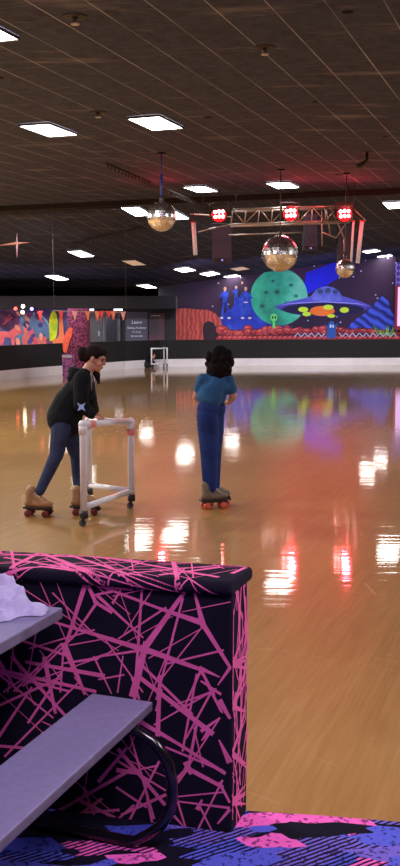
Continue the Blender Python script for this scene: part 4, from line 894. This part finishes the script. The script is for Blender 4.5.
# ================================================================ PICNIC TABLE WITH BENCH
LAM = M('laminate_grey', (140, 136, 172), .5, scale=40, var=.07); LAE = M('laminate_edge', (112, 104, 120), .6); BT_ = M('tube_black', (20, 19, 24), .22, var=.1, coat=.6)
ZBN, ZTB = .48, .80
B1 = G(153, 701.5, ZBN); dv = (G(0, 841, ZBN) - B1); dv.z = 0; dv.normalize(); wv = Vector((dv.y, -dv.x, 0)); wv = wv if wv.x < 0 else -wv
T1 = G(63, 607.5, ZTB)
print('EUW gaps', (B1 - C0).dot(EUW), (T1 - C0).dot(EUW), (G(88, 692, ZBN) - C0).dot(EUW))
print('bench gap', (B1 - C0).dot(EU), 'table gap', (T1 - C0).dot(EU), 'dir', dv, EU, 'bench w', (G(88, 692, ZBN) - B1).length)
pt = thing('picnic_table', 'grey laminate table with attached bench on bent black tube frame before half wall', 'table', T1 + dv*.9 + wv*.37 - EZ*ZTB)
def plank(name, c1, wd, ln, z, th):
    bm = bmesh.new(); c = c1 + dv*ln/2 + wv*wd/2; c = Vector((c.x, c.y, z - th/2)); box(bm, c, wv, dv, EZ, (wd/2, ln/2, th/2), .006)
    for f in bm.faces: f.material_index = 0 if f.normal.z > .5 else 1
    bm.normal_update()
    for f in bm.faces: f.material_index = 0 if f.normal.z > .5 else 1
    return obj(name, bm, [LAM, LAE], pt)
BW = .235
plank('bench', B1, BW, 1.75, ZBN, .034); plank('tabletop', T1, .74, 1.75, ZTB, .04)
bn2 = T1 + wv*(.74 + (B1 - T1).dot(-wv) - BW); plank('bench', Vector((bn2.x, bn2.y, 0)), BW, 1.75, ZBN, .034)
for off in (.13, 1.5):
    o_ = B1 + dv*.13; n_ = dv
    path = [P(x, y, o_, n_) for x, y in ((98, 722), (125, 727), (140, 732.5), (152, 741), (162, 752), (169, 766), (172.5, 782), (172.5, 800), (169, 814), (161, 826), (149, 834))]
    zf = .028; path = [Vector((p.x, p.y, max(p.z, zf))) for p in path]
    ztop = ZBN - .034 - .017; path = [Vector((p.x, p.y, min(p.z, ztop))) for p in path]
    lastp = path[-1]; pm = Vector((lastp.x, lastp.y, zf)) + wv*.06
    mid = T1 + dv*.13 + wv*.37; half = (mid - pm).dot(wv)
    full = path + [pm] + [pm + wv*(2*half)]
    mir = [p + wv*2*(half - (p - pm).dot(wv)) for p in path[::-1]]
    full = [p + dv*(off - .13) for p in full + mir]
    bm = bmesh.new(); tube(bm, full, .0185, 12); obj('frame_tube', bm, BT_, pt)
    for sg in (-.08, .08):
        a = pm + wv*(half + sg) + dv*(off - .13); b = Vector((a.x, a.y, ZTB - .05)) ; bm = bmesh.new(); tube(bm, [a, b], .0185, 12); obj('upright_tube', bm, BT_, pt)
    a = pm + wv*(half - .3) + dv*(off - .13); bm = bmesh.new(); tube(bm, [Vector((a.x, a.y, ZTB - .058)), Vector((a.x, a.y, ZTB - .058)) + wv*.6], .0175, 12); obj('cross_tube', bm, BT_, pt)
# lavender towel bunched on the tabletop
TW = mat_cloth('towel_lavender', (196, 192, 226), 220, .1, .5)
c = G(20, 618, ZTB); e1 = (G(40, 618, ZTB) - c).normalized(); e2 = Vector((-e1.y, e1.x, 0))
from mathutils import noise as MN
bm = bmesh.new(); NU, NV = 160, 100; gv = []
def th_(a, b):
    """three rumpled layers, each with a rolled edge"""
    h_ = 0.0
    for k_, (ca, cb, ra, rb, hh) in enumerate(((-.16, .075, .27, .135, .034), (-.15, .1, .225, .1, .03), (-.16, .045, .2, .07, .024), (-.1, .12, .12, .07, .03), (-.05, .05, .1, .05, .022))):
        w1 = MN.noise(Vector((a*11, b*11, 3.7*k_)))
        d_ = 1 - math.hypot((a - ca)/ra, (b - cb)/rb)*(1 + .22*w1)
        h_ += hh*min(1, max(0, d_/.16))**.45
    cr_ = 1 - abs(MN.noise(Vector((a*16 + b*7, b*20 - a*5, 1.7)))) ; c2_ = 1 - abs(MN.noise(Vector((a*26 - b*12, b*30, 7.1))))
    return h_*(.7 + .24*cr_**3 + .06*c2_**4)
for i in range(NU + 1):
    row = []
    for j in range(NV + 1):
        a = -.45 + .66*i/NU; b = -.1 + .34*j/NV; h_ = th_(a, b)
        off = .02*MN.noise(Vector((a*9, b*9, 20)))*(h_/.08)
        row.append(bm.verts.new(c + e1*(a*.86 + off - .035) + e2*(b - off*.6) + EZ*(h_ + .001)))
    gv.append(row)
for i in range(NU):
    for j in range(NV):
        q = (gv[i][j], gv[i + 1][j], gv[i + 1][j + 1], gv[i][j + 1])
        if max(v_.co.z for v_ in q) > ZTB + .0035: bm.faces.new(q).smooth = True
bmesh.ops.delete(bm, geom=[v_ for v_ in bm.verts if not v_.link_faces], context='VERTS')
tw = thing('towel', 'crumpled lavender towel lying on the end of the grey tabletop', 'towel', c)
o = obj('cloth', bm, TW, tw, True)
md = o.modifiers.new('soft', 'SMOOTH'); md.iterations = 5; md.factor = .5
